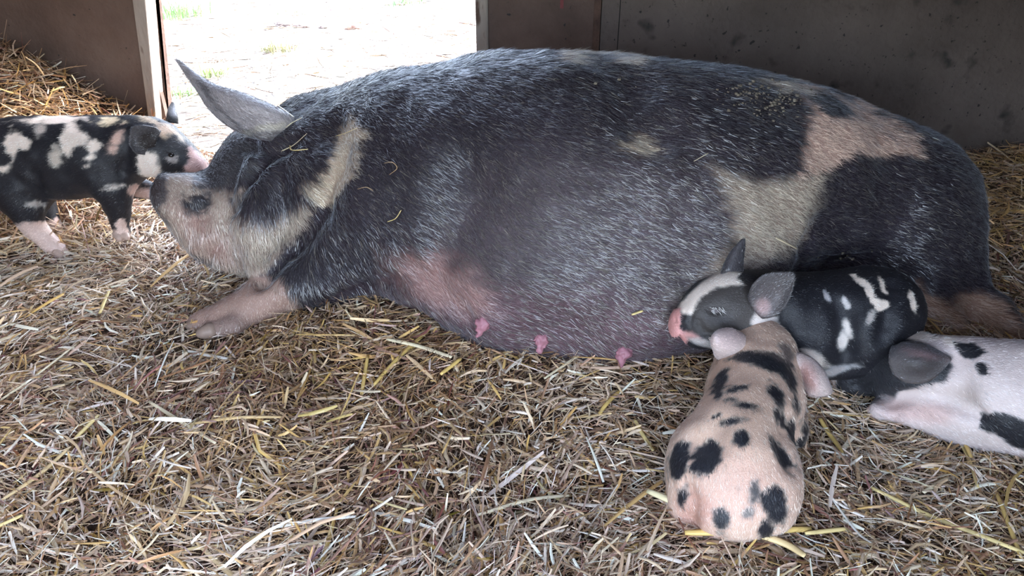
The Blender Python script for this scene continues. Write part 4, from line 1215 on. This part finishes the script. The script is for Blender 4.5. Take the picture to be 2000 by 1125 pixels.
GS = [
    ([(732, 784), (785, 725), (842, 672)], .0085, GOLD, 'broad golden straw slanting up to the right, below the sow\'s belly'),
    ([(710, 802), (722, 724)], .0075, GOLD, 'short upright golden straw left of the broad slanting one below the belly'),
    ([(758, 692), (820, 706), (884, 728)], .0085, PALE, 'long pale straw crossing the tip of the broad golden one'),
    ([(862, 762), (902, 730)], .0085, GOLD, 'stubby golden straw right of the crossing straws below the belly'),
    ([(372, 714), (410, 722), (452, 730)], .0075, WHT, 'bright white flat straw lying below the sow\'s front hoof'),
    ([(204, 640), (212, 618), (221, 595)], .009, YEL, 'short yellow straw standing left of the sow\'s front hoof'),
    ([(0, 822), (80, 765), (160, 700)], .006, PALE, 'long pale straw slanting from the left edge, middle height'),
    ([(158, 890), (204, 842)], .0085, YEL, 'short yellow straw in the left foreground, slanting up right'),
    ([(640, 820), (662, 850), (668, 900), (664, 985)], .0035, (0.30, 0.16, 0.08), 'dark reddish-brown curved stem in the centre of the foreground'),
    ([(1168, 840), (1182, 820), (1207, 794)], .008, GOLD, 'small golden straw left of the spotted piglet\'s shoulder'),
    ([(1236, 850), (1252, 880), (1272, 912)], .0075, YEL, 'yellow straw slanting down just left of the spotted piglet\'s back'),
    ([(1062, 770), (1120, 730), (1165, 700), (1192, 684)], .006, PALE, 'long pale straw rising to the sow\'s udder'),
    ([(1258, 1010), (1330, 1040), (1400, 1060), (1448, 1082)], .0125, (0.74, 0.64, 0.38), 'broad pale yellow straw across the spotted piglet\'s rump', 0.03),
    ([(1330, 1084), (1440, 1082), (1572, 1076)], .0105, GOLD, 'broad golden straw lying flat just below the spotted piglet\'s rump', 0.02),
    ([(1448, 1080), (1520, 1105), (1560, 1130)], .011, (0.70, 0.52, 0.26), 'golden straw slanting down to the bottom edge below the spotted piglet', 0.02),
    ([(1560, 1085), (1640, 1076)], .007, YEL, 'narrow yellow straw right of the spotted piglet\'s rump', 0.02),
    ([(1640, 735), (1690, 758), (1742, 788)], .007, (0.58, 0.46, 0.30), 'tan straw lying under the chin of the white piglet', 0.02),
    ([(1848, 828), (1862, 880), (1882, 930)], .0085, GOLD, 'golden straw standing in front of the white piglet', 0.015),
    ([(1880, 870), (1912, 832)], .005, YEL, 'thin yellow straw forking right from the golden one by the white piglet', 0.015),
    ([(1593, 848), (1612, 880), (1638, 916)], .009, GOLD, 'golden straw just right of the spotted piglet\'s flank', 0.01),
    ([(1690, 985), (1800, 1040), (1900, 1080), (1998, 1120)], .0075, YEL, 'very long yellow straw running to the lower right corner'),
    ([(1932, 996), (1955, 1060), (1978, 1125)], .008, GOLD, 'golden straw in the lower right corner, crossing the long one'),
    ([(1610, 1000), (1660, 1070), (1690, 1095)], .004, WHT, 'thin white straw right of the spotted piglet\'s rump'),
    ([(1860, 890), (1880, 930), (1896, 985)], .007, YEL, 'yellow straw below the white piglet, slanting down right'),
    ([(1790, 995), (1840, 965)], .007, PALE, 'pale straw in the straw below the white piglet'),
    ([(1000, 905), (1040, 925), (1082, 950)], .006, TAN, 'tan straw left of the spotted piglet, slanting down right'),
    ([(20, 1010), (90, 960), (150, 905)], .0075, (0.62, 0.46, 0.24), 'golden brown straw near the left edge of the foreground'),
    ([(300, 815), (370, 860), (430, 898)], .0065, PALE, 'pale straw slanting down right in the left foreground'),
    ([(540, 1065), (620, 1050), (700, 1042)], .006, WHT, 'whitish straw lying level near the bottom edge'),
    ([(0, 1068), (60, 1040)], .006, YEL, 'yellow straw at the lower left corner'),
    ([(380, 860), (470, 848), (560, 846)], .006, (0.6, 0.42, 0.2), 'level golden straw left of the centre foreground'),
    ([(930, 1040), (1030, 1010), (1110, 1000)], .006, PALE, 'pale straw at the bottom, left of the spotted piglet'),
    ([(170, 935), (270, 1010), (420, 1050)], .005, TAN, 'long thin tan straw curving over the left foreground'),
    ([(95, 480), (150, 500), (205, 492)], .006, YEL, 'yellow straw at the standing piglet\'s hind hooves', 0.01),
]
for g_ in GS:
    stalk(g_[0], g_[1], g_[2], g_[3], lift=(g_[4] if len(g_) > 4 else 0.01))
# upright straws against the walls
def up_stalk(p0, p1, Y, w, colr, label):
    a = np.array(at(*p0, Y)); b = np.array(at(*p1, Y + 0.02)); m = (a + b) / 2 + (0.006, 0, 0.004)
    stalk(None, w, colr, label, world=[a, m, b])
up_stalk((1880, 372), (1934, 288), 2.2, .006, TAN, 'dry straw leaning against the back wall beyond the sow\'s rump')
up_stalk((1958, 392), (2002, 342), 2.2, .007, GOLD, 'golden straw at the right edge against the back wall')
up_stalk((1905, 345), (1935, 378), 2.16, .004, PALE, 'pale straw lying below the leaning one by the back wall')
up_stalk((42, 100), (54, 150), 2.18, .008, TAN, 'straw standing upright on the heap in the left corner')
up_stalk((48, 110), (86, 147), 2.16, .006, TAN, 'straw slanting down right on top of the corner heap')
up_stalk((140, 146), (153, 186), 2.18, .004, PALE, 'thin kinked straw standing on the corner heap\'s right side')
up_stalk((98, 180), (126, 170), 2.1, .009, YEL, 'short yellowish straw lying across the corner heap')
SS = [
    ([(556, 300), (580, 285), (605, 266)], .0035, PALE, 'forked pale straw on the sow\'s neck behind the ear'),
    ([(572, 286), (578, 298), (608, 297)], .0030, YEL, 'hooked pale straw on the sow\'s neck below the forked one'),
    ([(663, 270), (682, 263), (704, 255)], .0030, YEL, 'straw on the cream stripe behind the sow\'s neck'),
    ([(546, 212), (562, 224), (580, 236)], .0028, PALE, 'thin straw at the base of the sow\'s ear'),
    ([(563, 256), (578, 246), (596, 236)], .0025, PALE, 'thin straw just behind the sow\'s ear base'),
    ([(755, 322), (772, 320), (780, 330), (766, 342)], .0018, TAN, 'curled brown straw on the sow\'s shoulder'),
    ([(762, 430), (776, 424), (788, 410)], .0024, YEL, 'small straw on the sow\'s upper foreleg'),
    ([(704, 370), (720, 366), (734, 372)], .0015, TAN, 'wispy bent straw low on the sow\'s shoulder'),
    ([(1507, 464), (1526, 474), (1546, 484)], .0065, PALE, 'flat pale straw stuck on the sow\'s flank above the black piglet'),
    ([(1380, 303), (1350, 320)], .0016, PALE, 'hair-thin straw on the sow\'s side right of the small cream spot'),
    ([(1232, 609), (1254, 601)], .005, YEL, 'short yellowish chip on the sow\'s udder'),
]
for g_ in SS:
    stalk(g_[0], g_[1], g_[2], g_[3], bvh=SOW_BVH, lift=0.010)

# crumbs of dried mud on the sow's back and thigh: nobody could count them
Vc = []; Qc = []; off = 0
R = np.random.default_rng(77)
cubeV = np.array([(-1, -1, -1), (1, -1, -1), (1, 1, -1), (-1, 1, -1), (-1, -1, 1), (1, -1, 1), (1, 1, 1), (-1, 1, 1)], float)
cubeQ = np.array([(0, 3, 2, 1), (4, 5, 6, 7), (0, 1, 5, 4), (1, 2, 6, 5), (2, 3, 7, 6), (3, 0, 4, 7)])
for (cx, cy, sx, sy, cnt) in ((1480, 185, 45, 14, 90), (1500, 215, 35, 12, 60), (1545, 200, 30, 12, 40), (1640, 495, 30, 6, 16), (1445, 178, 12, 6, 14), (1185, 155, 60, 8, 6)):
    for _ in range(cnt):
        h, n = cam_hit(SOW_BVH, cx + R.normal() * sx, cy + R.normal() * sy)
        if h is None: continue
        r = 0.0008 + 0.0026 * R.random() ** 2.5
        v = cubeV * R.uniform(0.5, 1.2, (8, 3)) * r
        v = v * (1, 1, 0.7)
        Vc.append(v + np.array(h + n * 0.004)); Qc.append(cubeQ + off); off += 8
cr_o = mesh_np('mud_crumbs', np.vstack(Vc), np.vstack(Qc), None, M_CRUMB)
tag(cr_o, 'dried mud crumbs and chaff caught in the bristles on the sow\'s rump', 'mud crumbs', kind='stuff')

# ================================================================== outside: tufts and clods
def tuft(px, py, n, r, h, green, label, seed, group=None):
    x, y, z = atz(px, py, -0.02)
    z = float(out_z(np.array([x]), np.array([y]))[0])
    R = np.random.default_rng(seed)
    V = []; Q = []; T3 = []; Cc = []
    for i in range(n):
        a = R.uniform(0, 2 * np.pi); rr = r * R.random() ** 0.6
        b = np.array((x + rr * np.cos(a), y + rr * np.sin(a), z - 0.005))
        L = h * R.uniform(0.5, 1.2); a2 = a + R.normal(0, 0.7); spl = R.uniform(0.25, 1.1)
        d = np.array((np.cos(a2), np.sin(a2), 0)); s = np.array((-np.sin(a2), np.cos(a2), 0)) * 0.0028
        o = len(V)
        for t, w in ((0, 1), (0.4, 1), (0.75, 0.7), (1, 0.05)):
            p = b + d * L * spl * t * t + np.array((0, 0, L * (t - 0.4 * spl * t * t)))
            V += [p - s * w, p + s * w]
        c_ = np.array(green) * R.uniform(0.7, 1.3) if R.random() < 0.8 else np.array((0.6, 0.52, 0.35))
        Cc += [c_] * 8
        for k in range(3): Q.append((o + 2 * k, o + 2 * k + 1, o + 2 * k + 3, o + 2 * k + 2))
    o = mesh_np('grass_tuft', np.array(V), Q, None, M_GRASS, col=np.clip(np.array(Cc), 0, .8), origin=(x, y, z))
    tag(o, label, 'grass', 'grass tufts outside the doorway')
tuft(345, 30, 260, .22, .17, (0.22, 0.42, 0.16), 'large green grass tuft beside the left door post at the top', 1)
tuft(545, 98, 130, .09, .09, (0.34, 0.36, 0.20), 'low half-dry grass tuft in the middle of the doorway view', 2)
tuft(415, 145, 90, .08, .08, (0.36, 0.48, 0.22), 'small pale green tuft above the tip of the sow\'s ear', 3)
tuft(360, 185, 80, .07, .07, (0.24, 0.44, 0.18), 'small green tuft left of the sow\'s ear', 4)
tuft(790, 5, 150, .16, .09, (0.22, 0.44, 0.18), 'green grass tuft far out at the top of the doorway', 5)
tuft(575, 25, 60, .12, .06, (0.36, 0.46, 0.25), 'sparse low grass at the top, left of the doorway\'s middle', 6)

def clod(px, py, sx, sy, sz, mat, label, seed, rot=0):
    x, y, z = atz(px, py, -0.02)
    z = float(out_z(np.array([x]), np.array([y]))[0])
    bm = bmesh.new(); bmesh.ops.create_icosphere(bm, subdivisions=4, radius=1)
    V = np.array([v.co[:] for v in bm.verts])
    nse = 1 + 0.35 * vnoise(V, 1.8, seed) + 0.2 * vnoise(V, 4.5, seed + 1)
    for v, k in zip(bm.verts, nse):
        p = v.co * k
        u, w = p.x * sx, p.y * sy
        v.co = Vector((u * math.cos(rot) - w * math.sin(rot), u * math.sin(rot) + w * math.cos(rot), p.z * sz + sz * 0.4))
    me = bpy.data.meshes.new('mud_clod'); bm.to_mesh(me); bm.free(); me.materials.append(mat)
    for pl in me.polygons: pl.use_smooth = True
    o = bpy.data.objects.new('mud_clod', me); COL.objects.link(o); o.location = (x, y, z)
    tag(o, label, 'clod', 'mud clods outside the doorway')
clod(558, 50, .075, .03, .022, M_CLOD, 'long dark mud clod lying outside the doorway', 1, -0.35)
clod(588, 54, .045, .02, .014, M_CLOD, 'smaller dark clod right of the long dark one', 2, -0.1)
clod(632, 55, .03, .015, .010, M_CLOD, 'tiny dark clod between the dark clods and the reddish one', 3)
clod(695, 58, .06, .03, .022, M_CLODR, 'reddish-brown clod outside, right of the dark clods', 4)
